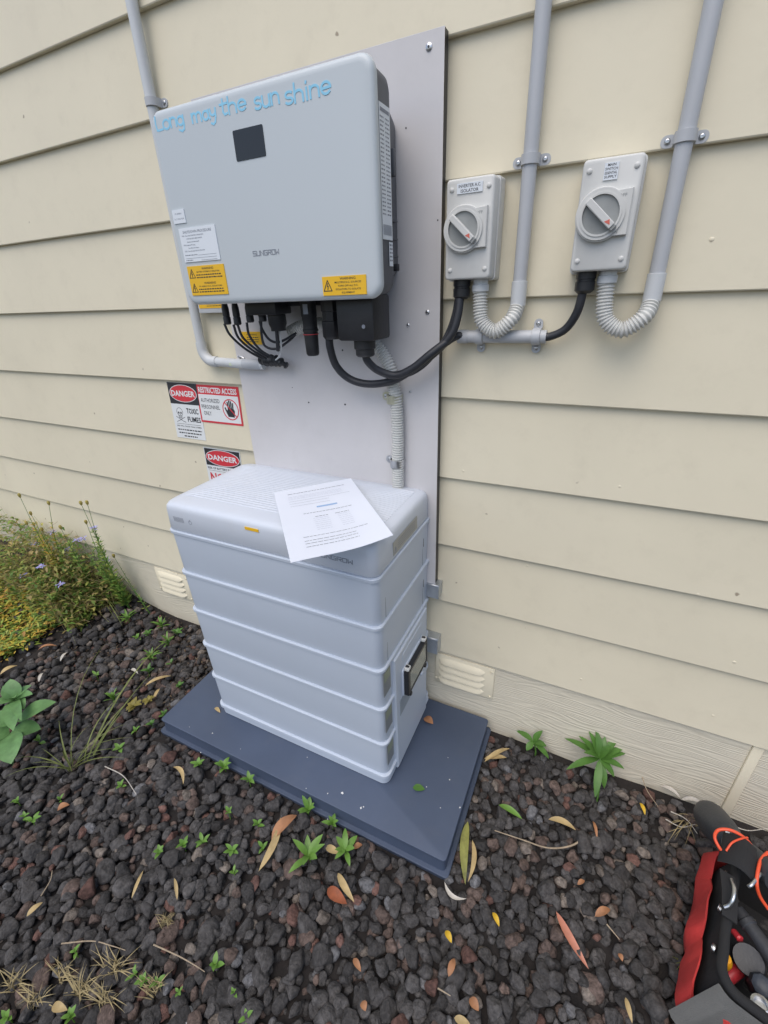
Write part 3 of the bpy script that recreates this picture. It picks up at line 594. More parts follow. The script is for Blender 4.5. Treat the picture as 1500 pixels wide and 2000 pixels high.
# ------------------------------------------------------------------ rotary isolators
def isolator(x0, x1, z0, z1, label, rows, lx, lw, lh):
    cx, cz = (x0+x1)/2, (z0+z1)/2; wd, h = x1-x0, z1-z0
    t = thing('isolator_switch', label, 'switch', (cx, -.012, z0), 'rotary isolators on the wall')
    yb, yf = -.0125, -.077
    S_ = lambda y, ins, r: [Vector((a, y, b)) for a, b in rr(cx, cz, wd-2*ins, h-2*ins, r, 3)]
    build(MB().loft([S_(yb, -.004, .006), S_(-.044, -.003, .006), S_(-.044, -.001, .006), S_(yf+.003, 0, .006), S_(yf+.0008, .0012, .006), S_(yf, .003, .005)]), 'enclosure', m_iso, t)
    f = FRONT((0, yf, 0)); dx, dz, R1 = cx-.0075, cz+.0015, .0385
    # dial plate: disc with a square shoulder to the right
    P = [(dx+R1*math.cos(a), dz+R1*math.sin(a)) for a in [rad(55+250*k/30) for k in range(31)]]+[(cx+wd*.40, dz-R1*.80), (cx+wd*.40, dz+R1*.86)]
    dp = build(MB().prism(P, f, .0001, .0085, .0012), 'dial_plate', m_iso, t)
    f2 = FRONT((0, yf-.0085, 0)); mb = MB(); ring(mb, dx, dz, R1*.80, R1*.93, f2, .0001, .003); ring(mb, dx, dz, R1*.72, R1*.80, f2, .0001, .0045); build(mb, 'dial_ring', m_iso, dp)
    build(MB().prism(ell(dx, dz, R1*.718, R1*.718, 32), f2, .0001, .0009), 'dial_recess', m_isod, dp)
    hd = rad(-43); ux = Vector((math.cos(hd), 0, math.sin(hd))); uz = Vector((-math.sin(hd), 0, math.cos(hd))); fh = (Vector((dx, yf-.0095, dz)), ux, uz)
    kn = build(MB().prism(rr(-.001, 0, R1*1.46, R1*.29, .0015, 2), fh, .0001, .012, .0012), 'handle', m_iso, t)
    build(MB().prism(rr(R1*.77, 0, R1*.13, R1*.27, .0012, 2), fh, .0001, .0105, .001), 'handle_tip', m_isod, kn)
    build(MB().prism([(R1*.34, -R1*.09), (R1*.60, -R1*.02), (R1*.44, R1*.11)], fh, .012, .0124), 'red_mark', mat('faded_red', (.62, .14, .10), .5), kn)
    mb = MB(); text(mb, 'OFF', cx+wd*.17, dz+R1*.56, .012, .0045, f2, .0004); ring(mb, cx+wd*.22, dz+R1*.32, .0026, .0032, f2, .0001, .0004, 16)
    text(mb, 'ON', cx+wd*.14, dz-R1*.72, .009, .0042, f2, .0004); build(mb, 'lettering', m_isod, dp)
    for sx, sz in ((-1, 1), (1, 1), (-1, -1), (1, -1)):
        build(MB().lathe((cx+sx*wd*.385, yf, cz+sz*h*.40), -Y, [(.0042, 0), (.0042, .001), (.003, .0022), (.0008, .0025)], 14), 'screw_cap', m_iso, t)
    lz = z1-.008-lh/2; q = plate(SQ(lx-lw/2, lz-lh/2, lx+lw/2, lz+lh/2), f, .0018, m_label, t, 'label_plate'); mb = MB()
    for k, s_ in enumerate(rows): text(mb, s_, lx, lz+lh*.5-lh*.92*(k+1)/len(rows)+lh*.03, min(lw*.86, len(s_)*lh*.7/len(rows)*.75), lh*.62/len(rows), f, .002, .01, 'C')
    build(mb, 'lettering', m_ink, q)
    build(MB().lathe((x0+wd*.30, -.047, z0+.0005), -Z, [(.017, 0), (.017, .012), (.0155, .013), (.0155, .016), (.017, .017), (.017, .031), (.011, .036)], 10), 'cable_gland', m_black, t)
    return t
isolator(.2905, .3785, 1.2560, 1.4165, 'grey rotary isolator labelled INVERTER A.C. ISOLATOR beside the backing board', ['INVERTER A.C.', 'ISOLATOR'], .334, .047, .0155)
isolator(.5203, .6086, 1.2590, 1.4165, 'grey rotary isolator labelled MAIN SWITCH ESSENTIAL SUPPLY between the two conduits', ['MAIN', 'SWITCH', 'ESSENTIAL', 'SUPPLY'], .5625, .0205, .0225)

# ------------------------------------------------------------------ signs on the boards
def sign(name, label, tl, wd, h):
    c = pY(tl[0], tl[1], -.009); z0 = c.z-h; i = max(j for j in range(len(ZB)) if ZB[j] <= c.z-.01)
    tilt = math.atan2(YT-YB, ZB[i+1]-ZB[i]); uy = Vector((0, math.sin(tilt), math.cos(tilt))); o = Vector((c.x, ysurf(c.z-.02)-.0016-math.sin(tilt)*(h-.02), z0))
    t = thing(name, label, 'sign', o); return t, (o, X, uy)
t, f = sign('danger_sign', 'black and red DANGER TOXIC FUMES sign with a skull, on the cream boards', (323, 746), .130, .1805)
build(MB().prism(SQ(0, 0, .130, .1805), f, 0, .0012), 'panel', m_sign, t)
build(MB().prism(SQ(.0005, .113, .1295, .180), f, .0012, .0015), 'black_band', m_ink, t)
e_ = build(MB().prism(ell(.065, .147, .060, .0275), f, .0015, .0017), 'oval_border', m_sign, t); build(MB().prism(ell(.065, .147, .0575, .0255), f, .0017, .0019), 'red_oval', m_red, e_)
mb = MB(); text(mb, 'DANGER', .065, .1385, .104, .0175, f, .0021, .03, 'C'); build(mb, 'danger_lettering', m_sign, t)
mb = MB(); text(mb, 'TOXIC', .092, .0845, .052, .0165, f, .0014, .025, 'C'); text(mb, 'FUMES', .094, .0575, .058, .0165, f, .0014, .025, 'C')
mb.stroke([(.012, .048), (.118, .048)], .0009, f, .0012, .0014); text(mb, 'FIRE WILL CAUSE TOXIC FUMES', .065, .0385, .110, .0044, f, .0014, .015, 'C')
for k, wd in enumerate((.108, .102, .060)): dashes(mb, .065-wd/2, .0265-.0105*k, wd, .0038, f, .0014)
build(mb, 'lettering', m_ink, t)
mb = MB(); cx, cz = .034, .087
ring(mb, cx, cz, .0125, .0138, f, .0012, .0014, 24)
for sx in (-1, 1): mb.prism(ell(cx+sx*.0052, cz-.003, .0034, .0036, 12), f, .0012, .0015)
mb.prism([(cx-.0018, cz-.0105), (cx+.0018, cz-.0105), (cx, cz-.006)], f, .0012, .0015)
mb.stroke([(cx-.0075, cz-.0125), (cx-.006, cz-.020), (cx+.006, cz-.020), (cx+.0075, cz-.0125)], .0012, f, .0012, .0014)
for k in range(4): mb.stroke([(cx-.0045+.003*k, cz-.014), (cx-.0045+.003*k, cz-.0195)], .0007, f, .0012, .00145)
for s_ in (-1, 1): mb.stroke([(cx-s_*.020, cz-.016), (cx-s_*.008, cz-.0215), (cx+s_*.008, cz-.029), (cx+s_*.020, cz-.033)], .0016, f, .0012, .00135+.00004*s_)
build(mb, 'skull_pictogram', m_ink, t)
t, f = sign('restricted_access_sign', 'red and white RESTRICTED ACCESS sign with a barred hand, on the cream boards', (379, 751), .1735, .1165)
build(MB().prism(SQ(0, 0, .1735, .1165), f, 0, .0012), 'panel', m_red, t); build(MB().prism(SQ(.006, .006, .1675, .088), f, .0012, .0014), 'white_field', m_sign, t)
mb = MB(); text(mb, 'RESTRICTED ACCESS', .087, .0935, .156, .0165, f, .0015, .03, 'C'); build(mb, 'heading', m_sign, t)
mb = MB()
for k, s_ in enumerate(('AUTHORIZED', 'PERSONNEL', 'ONLY')): text(mb, s_, .013 if k < 2 else .018, .064-.020*k, (.078, .076, .032)[k], .0125, f, .0016, .004)
build(mb, 'lettering', m_ink, t)
mb = MB(); hx, hz = .132, .047
mb.prism([(hx-.016, hz-.006), (hx-.013, hz-.022), (hx+.012, hz-.023), (hx+.016, hz-.004), (hx+.012, hz+.003), (hx-.010, hz+.003)], f, .0014, .0017)
for k, (dx_, tp) in enumerate(((-.0095, .021), (-.003, .026), (.0035, .0245), (.010, .019))): mb.stroke([(hx+dx_*.9, hz-.002), (hx+dx_*1.05, hz+tp)], .0048, f, .0014, .00172+.00002*k)
mb.stroke([(hx-.013, hz-.014), (hx-.021, hz+.004)], .0050, f, .0014, .0018); build(mb, 'hand_pictogram', m_ink, t)
mb = MB(); ring(mb, hx, hz, .0290, .0320, f, .0014, .0019, 40); mb.stroke([(hx-.021, hz+.021), (hx+.021, hz-.021)], .0032, f, .0019, .0021); build(mb, 'prohibition_ring', m_red, t)
t, f = sign('battery_danger_sign', 'DANGER battery sign partly hidden behind the battery lid', (395, 873), .158, .178)
build(MB().prism(SQ(0, 0, .158, .178), f, 0, .0012), 'panel', m_sign, t); build(MB().prism(SQ(.003, .117, .155, .175), f, .0012, .0015), 'black_band', m_ink, t)
e_ = build(MB().prism(ell(.079, .146, .074, .0275), f, .0015, .0017), 'oval_border', m_sign, t); build(MB().prism(ell(.079, .146, .0715, .0255), f, .0017, .0019), 'red_oval', m_red, e_)
mb = MB(); text(mb, 'DANGER', .079, .1375, .126, .018, f, .0021, .03, 'C'); build(mb, 'danger_lettering', m_sign, t)
mb = MB(); text(mb, 'RISK OF BATTERY EXPLOSION', .006, .104, .146, .0075, f, .0014, .02); mb.stroke([(.008, .0985), (.15, .0985)], .0008, f, .0012, .0014); build(mb, 'lettering', m_ink, t)
mb = MB(); text(mb, 'NO', .012, .058, .062, .033, f, .0014, .03); build(mb, 'red_lettering', m_red, t)
for tl, br, yy_, lab in (((386, 582), (441, 601), -.030, 'yellow warning plate mostly hidden behind the lower left corner of the inverter'), ((469, 648), (513, 673), PF-.0016, 'small yellow warning label on the backing board behind the thin cables')):
    a, b = pY(*tl, yy_), pY(*br, yy_); t = thing('warning_label', lab, 'label', (a.x, yy_, b.z)); f = FRONT((a.x, yy_, b.z)); wd, h = b.x-a.x, a.z-b.z
    if yy_ > -.035: build(MB().box((a.x-.006, yy_+.0002, b.z-.012), (b.x+.01, -.012, a.z+.02), .002), 'trunking', m_pvcl, t)
    else: build(MB().box((a.x, yy_+.0003, b.z), (b.x, yy_+.0012, a.z)), 'backing', m_yel, t)
    build(MB().prism(SQ(0, 0, wd, h), f, 0, .0008), 'panel', m_yel, t); mb = MB(); text(mb, 'WARNING', wd*.55, h*.72, wd*.5, h*.13, f, .001, .01, 'C')
    for k in range(3): dashes(mb, wd*.3, h*(.52-.17*k), wd*.55, h*.07, f, .001)
    build(mb, 'lettering', m_ink, t)
#@@PART3
# ------------------------------------------------------------------ plinth
pc = ((PADX0+PADX1)/2, (PADY0+PADY1)/2); pw, pd = PADX1-PADX0, PADY1-PADY0
plinth = thing('plinth', 'flat dark slate-blue plastic plinth lying on the gravel under the battery', 'plinth', (pc[0], pc[1], -.064))
def secXY(z, ins, r, c, w_, d_, n=5): return [Vector((a, b, z)) for a, b in rr(c[0], c[1], w_-2*ins, d_-2*ins, r, n)]
PS = lambda z, i_: secXY(z, i_, .010, pc, pw, pd, 4)
build(MB().loft([PS(-.064, -.009), PS(-.0505, -.010), PS(-.049, -.0085), PS(-.0485, .001), PS(-.010, .0045), PS(-.008, .001), PS(-.0022, 0), PS(-.0006, .0008), PS(0, .0025)]), 'slab', m_pad, plinth, ang=30)
mb = MB()
for (x, y, r) in [(415, 1432, .0035), (640, 1550, .003), (668, 1549, .006), (705, 1578, .005), (710, 1576, .003), (833, 1537, .003), (878, 1523, .003), (898, 1577, .004), (392, 1470, .003), (470, 1463, .002), (875, 1480, .002), (860, 1578, .002), (598, 1540, .002), (600, 1479, .002), (370, 1420, .002), (640, 1600, .002)]:
    p = pZ(x, y, 0); n = 7; a0 = random.uniform(0, 6); R = [p+Vector((math.cos(a0+6.283*k/n)*r*random.uniform(.3, .8), math.sin(a0+6.283*k/n)*r*random.uniform(.3, .8), .0002)) for k in range(n)]
    mb.loft([R, [q+Z*.0005 for q in R]])
build(mb, 'droppings', mat('chalky_white', (.62, .62, .6), .9), plinth, kind='stuff')
# ------------------------------------------------------------------ battery
BX0, BX1, BY0, BY1, MH, FT = -.3753, .2497, -.3506, -.0206, .1312, .0401
bc = ((BX0+BX1)/2, (BY0+BY1)/2); bw, bd = BX1-BX0, BY1-BY0
bat = thing('battery_tower', 'pale grey stacked home battery standing on the dark plinth, ribbed lid on top', 'battery', (bc[0], bc[1], 0))
BS = lambda z, i_, r=.022: secXY(z, i_, r, bc, bw, bd, 6)
base = build(MB().loft([BS(.0005, .008), BS(.004, .0055), BS(FT-.012, .0045), BS(FT-.010, .002), BS(FT-.007, 0), BS(FT+.0035, 0), BS(FT+.0055, .0015), BS(FT+.0056, .012)]), 'base', m_bat, bat, ang=30)
mods = []
for k in range(5):
    z0, z1 = FT+MH*k+.0058, FT+MH*(k+1)
    mods.append(build(MB().loft([BS(z0, .0065), BS(z0+.003, .0058), BS(z1-.0075, .0042), BS(z1-.0058, .0022), BS(z1-.0042, .0008), BS(z1+.0030, .0005), BS(z1+.0052, .0018), BS(z1+.0056, .012)]), 'battery_module', m_bat, bat, ang=30))
ZT = FT+5*MH
LS = [(.010, .0035, .022), (.064, .0050, .022), (.073, .0062, .023), (.079, .0092, .026), (.0825, .0140, .030), (.0848, .021, .036), (.0870, .036, .05), (.0895, .060, .05), (.0912, .09, .05), (.0918, .12, .04)]
lid = build(MB().loft([BS(ZT+.0058, .006)]+[BS(ZT+z_, i_, r_) for z_, i_, r_ in LS]), 'lid', m_lid, bat, ang=60)
ztop = lambda ins: float(np.interp(ins, [q[1] for q in LS], [ZT+q[0] for q in LS]))
nr = 24
for k in range(nr):
    y = -.292+.0098*k; R = []; iy = min(y-BY0, BY1-y)
    for ix in (.030, .034, .060, .09, .12, -.12, -.09, -.060, -.034, -.030):
        x = BX0+ix if ix > 0 else BX1+ix; z = ztop(min(abs(ix), iy)); e = .001 if abs(ix) == .030 else 1
        R.append([Vector((x, y-.0037, z-.0010)), Vector((x, y-.0026, z+.0002*e)), Vector((x, y-.001, z+.0009*e)), Vector((x, y+.001, z+.0009*e)), Vector((x, y+.0026, z+.0002*e)), Vector((x, y+.0037, z-.0010))])
    build(MB().loft(R), 'rib', m_lid, lid, ang=80)
fl = (Vector((0, BY0+.0032, ZT+.010)), X, Vector((0, .0010, .035)).normalized())
def lf(px, py): p = pY(px, py, BY0+.0036); return p.x, (p.z-ZT-.010)
mb = MB(); a = lf(338, 1008); b = lf(358, 1022)
for k in range(8): x = a[0]+(b[0]-a[0])*k/7; mb.stroke([(x, a[1]-.001), (x+.002, b[1]+.001)], .0013, fl, .0001, .0003)
c = lf(371, 1021); ring(mb, c[0], c[1], .0048, .0056, fl, .0001, .0003, 20); mb.stroke([(c[0], c[1]+.002), (c[0], c[1]+.007)], .0012, fl, .0001, .0004); build(mb, 'speaker_and_power_marks', m_inkg, lid)
a = lf(477, 1027); b = lf(505, 1040); q = plate(SQ(a[0], b[1], b[0], a[1]-.002), fl, .0012, m_yel, lid, 'yellow_label')
a = lf(618, 1082); b = lf(691, 1102); logo(fl, a[0]-.002, b[0], b[1]-.001, .0095, .0014, lid)
fx_ = BX1-.0038; ps = [pt(x, y, 'X', fx_) for x, y in ((770, 1045), (806, 1012))]
q = build(MB().prism(SQ(-.262, ZT+.016, -.120, ZT+.050), SIDE((fx_, 0, 0)), .0001, .0009), 'side_label', mat('beige_label', (.36, .355, .32), .5, .08), lid)
mb = MB(); tri(mb, -.250, ZT+.027, .014, SIDE((fx_, 0, 0)), .0009)
for k in range(4): dashes(mb, -.236, ZT+.042-.006*k, .10, .002, SIDE((fx_, 0, 0)), .0011)
build(mb, 'print', m_inkg, q, kind='stuff')
# right-hand side: seams, cover, labels, isolator window
for k in (3, 4):
    z0, z1 = FT+MH*k+.010, FT+MH*(k+1)-.012
    build(MB().box((BX1-.0062, -.3085, z0), (BX1-.0050, -.3070, z1)), 'seam', m_inkg, mods[k]); build(MB().box((BX1-.0062, -.0775, z0), (BX1-.0050, -.0765, z1)), 'seam', m_inkg, mods[k])
    build(MB().box((BX1-.0062, -.0725, z0+.055), (BX1-.0046, -.0695, z0+.080)), 'latch_mark', m_ink, mods[k])
cov = build(MB().prism(SQ(-.2900, .012, -.0640, .4250), SIDE((BX1-.006, 0, 0)), 0, .0098, .003), 'side_cover', m_bat, bat)
build(MB().prism(rr(-.175, .392, .14, .028, .008, 3), SIDE((BX1+.0038, 0, 0)), .0001, .0012, .0005), 'finger_recess', m_bat, cov)
for k in range(3):
    z0 = .348+(k-2)*MH
    q = build(MB().prism(SQ(-.3395, z0, -.3005, z0+.076), SIDE((BX1-.0052, 0, 0)), .0001, .0014), 'module_label', mat('grey_label', (.20, .215, .225), .4, .1), mods[k])
    build(MB().prism(SQ(-.335, z0+.044, -.305, z0+.072), SIDE((BX1-.0037, 0, 0)), -.0001, .0005), 'green_patch', mat('olive_label', (.25, .28, .20), .4, .1), q)
build(MB().prism(SQ(-.268, .205, -.190, .262), SIDE((BX1+.0038, 0, 0)), .0001, .0009), 'grey_decal', mat('blue_grey_decal', (.30, .345, .39), .35, .12, 30), cov)
XF = BX1+.004
sw = build(MB().prism(rr(-.178, .310, .148, .096, .006, 3), SIDE((XF, 0, 0)), .0001, .005, .001), 'switch_backplate', m_bat, cov)
mb = MB(); f = SIDE((XF+.005, 0, 0)); y0, y1, z0, z1 = -.248, -.108, .268, .352
for P in (SQ(y0, z0, y0+.014, z1), SQ(y1-.007, z0, y1, z1), SQ(y0+.0142, z1-.010, y1-.0072, z1), SQ(y0+.0142, z0, y1-.0072, z0+.006)): mb.prism(P, f, .0001, .013, .001)
build(mb, 'window_frame', m_black, cov)
gl = bpy.data.materials.new('smoky_window'); gl.use_nodes = True; g_ = gl.node_tree.nodes['Principled BSDF']; g_.inputs['Base Color'].default_value = (.34, .38, .35, 1); g_.inputs['Roughness'].default_value = .15; g_.inputs['Transmission Weight'].default_value = .5
build(MB().prism(SQ(y0+.0142, z0+.0062, y1-.0072, z1-.0102), f, .007, .0115), 'window_pane', gl, cov)
build(MB().prism(ell(-.178, .309, .020, .020, 20), f, .0001, .006), 'switch_knob', m_isod, cov)
for yy_, zz_, mm in ((-.232, z0-.006, m_black), (-.122, z0-.006, m_black), (-.150, z0-.012, m_bat)): build(MB().lathe((XF+.006, yy_, zz_), X, [(.007, 0), (.007, .012), (.005, .014)], 12), 'latch', mm, cov)
for yy_ in (-.238, -.120): build(MB().box((XF+.004, yy_-.009, z1+.001), (XF+.018, yy_+.009, z1+.011), .003), 'hinge_clip', m_iso, cov); build(MB().box((XF+.006, yy_-.0035, z1+.0112), (XF+.016, yy_+.0035, z1+.0135), .001), 'hinge_pin', m_black, cov)
build(MB().box((BX1-.0055, -.062, .016), (BX1+.001, -.034, .030), .002), 'foot_clip', m_bat, base)

# ------------------------------------------------------------------ printed sheet on the lid
c4 = [pZ(535, 962, .8035), pZ(685, 934, .8035), pZ(768, 1045, .811), pZ(568, 1101, .822)]   # top-left, top-right, bottom-right, bottom-left
def sheet(s, t):
    p = (c4[0]*(1-s)+c4[1]*s)*(1-t)+(c4[3]*(1-s)+c4[2]*s)*t
    return p+Z*(.006*math.sin(math.pi*t)*(1-s)*.6-.004*math.sin(math.pi*s)*t+.0022*math.sin(math.pi*s*1.7+1)*t)
mb = MB(); n = 16; g = [[sheet(i/n, j/n) for i in range(n+1)] for j in range(n+1)]
mb.add([p for r_ in g for p in r_]+[p-Z*.00035 for r_ in g for p in r_], [(j*(n+1)+i, j*(n+1)+i+1, (j+1)*(n+1)+i+1, (j+1)*(n+1)+i) for j in range(n) for i in range(n)]+[(j*(n+1)+i+289, (j+1)*(n+1)+i+289, (j+1)*(n+1)+i+1+289, j*(n+1)+i+1+289) for j in range(n) for i in range(n)])
pap = thing('paper_sheet', 'white printed sheet lying across the front edge of the battery lid', 'paper', c4[0])
me_ = build(mb, 'sheet', m_paper, pap)
def prow(mb, s0, s1, t, h, gap=True, word=True):
    s = s0
    while s < s1-.004:
        e = min(s1, s+(random.uniform(.02, .06) if word else s1)); k = 3
        P = [sheet(s+(e-s)*i/k, t) for i in range(k+1)]; Q = [sheet(s+(e-s)*i/k, t+h) for i in range(k+1)]; mb.add([p+Z*.0004 for p in P]+[p+Z*.0004 for p in Q], [(i, i+1, i+k+2, i+k+1) for i in range(k)]); s = e+.008
mb = MB(); prow(mb, .15, .86, .10, .007)
for t in (.245, .285, .33): prow(mb, .14, .88 if t < .26 else .60, t, .0022, word=False)
prow(mb, .25, .80, .47, .006); prow(mb, .36, .50, .535, .006); prow(mb, .58, .74, .535, .006)
for t in (.775, .82, .85, .885): prow(mb, .17, .84 if t < .8 else .70, t, .0045)
build(mb, 'print', m_inkg, pap, kind='stuff')
mb = MB()
for k in range(7): prow(mb, .33, .50, .56+.025*k, .003); prow(mb, .60, .74, .56+.025*k, .003)
for k in range(3): prow(mb, .14, .80, .16+.022*k, .003)
build(mb, 'small_print', mat('pale_print', (.52, .55, .62), .6), pap, kind='stuff')
mb = MB(); prow(mb, .42, .66, .385, .022, word=False); build(mb, 'blue_bar', mat('blue_print', (.30, .45, .68), .6), pap)

# ------------------------------------------------------------------ tool bag and tools (lower right)
bu = Vector((.27, .963, 0)).normalized(); bv = Vector((.963, -.27, 0)).normalized(); BO = Vector((.952, -.488, -.052)); BL, BW, BH = .285, .225, .175
bag = thing('tool_bag', 'open red and black canvas tool bag on the gravel by the wall', 'bag', BO)
def bring(z, off, nn=8, wob=0):
    P = rr(BL/2, BW/2, BL+2*off, BW+2*off, .035, nn); R = []
    for i, (a, b) in enumerate(P):
        q = BO+bu*a+bv*b+Z*z; d = Vector((a-BL/2, b-BW/2, 0)).normalized()
        k = wob*noise.noise(Vector((a*22, b*22, z*14))); R.append(q+(bu*d.x+bv*d.y)*k)
    return R
# denser sides: subdivide the rounded rectangle
def dense(z, off, wob=0, zf=None):
    P = rr(BL/2, BW/2, BL+2*off, BW+2*off, .035, 6); P0 = rr(BL/2, BW/2, BL, BW, .035, 6); D = []
    for i in range(len(P)):
        a, b = Vector(P[i]), Vector(P[(i+1) % len(P)]); k = max(1, int((Vector(P0[(i+1) % len(P)])-Vector(P0[i])).length/.012))
        D += [a+(b-a)*j/k for j in range(k)]
    R = []
    for i, p in enumerate(D):
        d = Vector((p.x-BL/2, p.y-BW/2)).normalized(); zz = zf(i/len(D)) if zf else z; k = wob*noise.noise(Vector((p.x*20, p.y*20, zz*16)))
        R.append(BO+bu*(p.x+d.x*k)+bv*(p.y+d.y*k)+Z*zz)
    return R
build(MB().loft([dense(0, .006), dense(.03, .012, .006), dense(.09, .006, .008), dense(BH-.008, -.008, .004), dense(BH-.008, -.013, .004), dense(.02, -.006)], True, True), 'body', m_bagb, bag, ang=50)
wave = lambda lo, am, ph: (lambda t: lo+am*abs(math.sin(t*math.pi*9+ph)))
build(MB().loft([dense(.002, .012, .003), dense(.03, .030, .014), dense(.065, .033, .016), dense(.11, .018, .008, wave(.088, .040, .5)), dense(.11, .015, .008, wave(.088, .040, .5)), dense(.03, .020, .008)], False, False), 'pocket_panel', m_bagr, bag, ang=60)
rim = dense(BH-.004, -.010, .004); build(MB().tube(rim+rim[:2], .0085, 10, False), 'rim_binding', m_bagb, bag)
idx = [i for i, p in enumerate(dense(.1, .012)) if (Vector(p)-(BO+Z*.1+bv*.030-bu*.020)).length < .042]
lo, mi, hi = dense(.004, .022, .003), dense(.060, .044, .012), dense(BH-.010, -.001, .004)
build(MB().loft([[lo[i], mi[i], hi[i], hi[i]-bv*-.002, mi[i]+Vector((0, 0, 0))+bv*.003, lo[i]+bv*.003] for i in sorted(idx, key=lambda i: (lo[i]-BO).dot(bu-bv))]), 'corner_patch', m_bagg, bag)
for a in (.07, .15, .225):
    o = BO+bu*a-bv*.0005+Z*(BH-.026); build(MB().lathe(o, -bv, [(.0075, -.001), (.0072, .0025), (.0045, .003), (.0042, .001), (.0001, .0008)], 16), 'grommet', m_steel, bag)
for a in (.045, .10):
    o = BO+bv*a-bu*.022+Z*.10; build(MB().tube(spline([o, o-bu*.006+Z*.010, o+Z*.022, o+bu*.002+Z*.03], 5), .0022, 8), 'snap_hook', m_steel, bag)
# handle strap with ring at the back end
pA, pB = pZ(1408, 1650, .155), pZ(1478, 1690, .165)
mb = MB(); R = []
for k in range(13):
    t = k/12; p = pA+(pB-pA)*t+Z*(.016*math.sin(math.pi*t)); R.append([p+bu*.030, p+bu*.030+Z*.003, p+bu*.008+Z*.008, p-bu*.030+Z*.001, p-bu*.036-Z*.006, p-bu*.034-Z*.009, p+bu*.006+Z*.003])
build(mb.loft(R), 'strap_pad', m_bagb, bag, ang=50)
e1 = pZ(1421, 1705, .150); e2 = pZ(1428, 1790, .145)
build(MB().loft([[e1-bv*.013+bu*.0, e1+bv*.013, e1+bv*.013-Z*.003, e1-bv*.013-Z*.003], [(e1+e2)/2-bv*.013+Z*.004, (e1+e2)/2+bv*.013+Z*.004, (e1+e2)/2+bv*.013+Z*.001, (e1+e2)/2-bv*.013+Z*.001], [e2-bv*.012-Z*.01, e2+bv*.012-Z*.01, e2+bv*.012-Z*.013, e2-bv*.012-Z*.013]]), 'handle_strap', m_bagb, bag)
for P in (((1429, 1718, .158), (1434, 1735, .168), (1432, 1755, .165), (1424, 1768, .152), (1415, 1772, .145)), ((1462, 1732, .160), (1468, 1728, .166), (1480, 1713, .168), (1487, 1703, .166), (1482, 1698, .160))):
    build(MB().tube(spline([pZ(*p) for p in P], 6), .0034, 10), 'metal_ring', m_steel, bag)
# torch leaning over the back of the bag
h0, h1, h2, h3 = pZ(1380, 1585, .035), pZ(1398, 1610, .075), pZ(1425, 1640, .125), pZ(1492, 1695, .155)
tor = thing('work_torch', 'dark grey angled work torch with a hooded head resting behind the bag', 'torch', pZ(1392, 1605, -.05))
Q = spline([h0, h1, h2], 6); build(MB().tube([h0-(h1-h0)*.05]+Q, [.012, .026, .030, .034, .036, .037, .037, .037, .0365, .036, .035, .033, .030, .026][:len(Q)+1], 20), 'head', m_tool, tor)
dd = (h3-h2).normalized(); build(MB().lathe(h2-dd*.012, dd, [(.028, 0), (.0265, .012), (.0255, .02), (.0245, .022), (.0245, .09), (.026, .092), (.026, .11)], 20), 'handle', m_tool, tor)
build(MB().lathe(h2+dd*.004, dd, [(.0272, 0), (.0278, .003), (.0272, .006)], 20), 'collar', m_bagg, tor)
bp_ = pZ(1421, 1627, .155); build(MB().prism(SQ(-.004, -.003, .004, .003), (bp_, X, Y), .0, .0012), 'badge', m_label, tor)
def cord(P, lab, r=.0032): Q = spline([pZ(*p) for p in P], 8); tag(build(MB().tube(Q, r, 10), 'cord', m_cord, org=Q[0]), lab, 'cord')
cord(((1421, 1673, .150), (1406, 1657, .160), (1396, 1636, .168), (1402, 1622, .172), (1420, 1620, .178), (1440, 1627, .178), (1458, 1640, .172), (1470, 1655, .160)), 'orange-red cord looped over the torch collar')
cord(((1418, 1662, .168), (1430, 1646, .178), (1448, 1638, .180), (1460, 1636, .176)), 'thin orange-red cord crossing the torch handle', .002)
cord(((1500, 1665, .172), (1487, 1678, .175), (1481, 1698, .175), (1478, 1725, .165), (1484, 1750, .14), (1500, 1775, .12)), 'orange-red cord hanging past the metal ring into the bag')
def rod(name, a, b, prof, m, lab, cat, n=14):
    A, B = pZ(*a), pZ(*b); L = (B-A).length; return tag(build(MB().lathe(A, B-A, [(r, h*L) for r, h in prof], n), name, m, org=A), lab, cat)
rod('screwdriver', (1440, 1775, .095), (1515, 1880, .10), [(.006, 0), (.011, .02), (.013, .22), (.0155, .24), (.0155, .34), (.0135, .36), (.0145, .7), (.015, .98), (.008, 1)], m_tool, 'long dark grey tool handle lying diagonally across the open bag', 'tool')
rod('tape_roll', (1462, 1875, .02), (1462, 1875, .075), [(.016, 0), (.024, .02), (.026, .1), (.026, .9), (.024, 1), (.014, .98)], m_tool, 'worn blue-grey roll standing inside the bag', 'tape', 20)
rod('battery_pack', (1478, 1925, .02), (1490, 1925, .09), [(.010, 0), (.019, .05), (.019, .8), (.016, .95), (.009, 1)], m_toolb, 'blue-grey cylinder beside the roll inside the bag', 'tool', 8)
rod('pliers_grip', (1398, 1912, .0), (1417, 1868, .085), [(.008, 0), (.010, .3), (.010, .6), (.0125, .72), (.0135, .86), (.010, .97), (.004, 1)], m_amber, 'amber knobbed tool grip standing inside the bag rim', 'tool')
rod('small_knob', (1402, 1890, .03), (1406, 1880, .075), [(.004, 0), (.004, .8), (.0055, .85), (.0055, .98), (.003, 1)], m_amber, 'tiny amber knob beside the larger amber grip', 'tool')
rod('red_chisel', (1432, 1818, .06), (1447, 1836, .07), [(.004, 0), (.006, .1), (.0065, .9), (.004, 1)], m_red, 'short red tool handle inside the bag beneath the dark handle', 'tool')
rod('red_grip', (1400, 1925, .01), (1452, 1885, .03), [(.008, 0), (.012, .1), (.012, .9), (.008, 1)], m_red, 'dull red grip lying deep in the bag below the amber knob', 'tool')
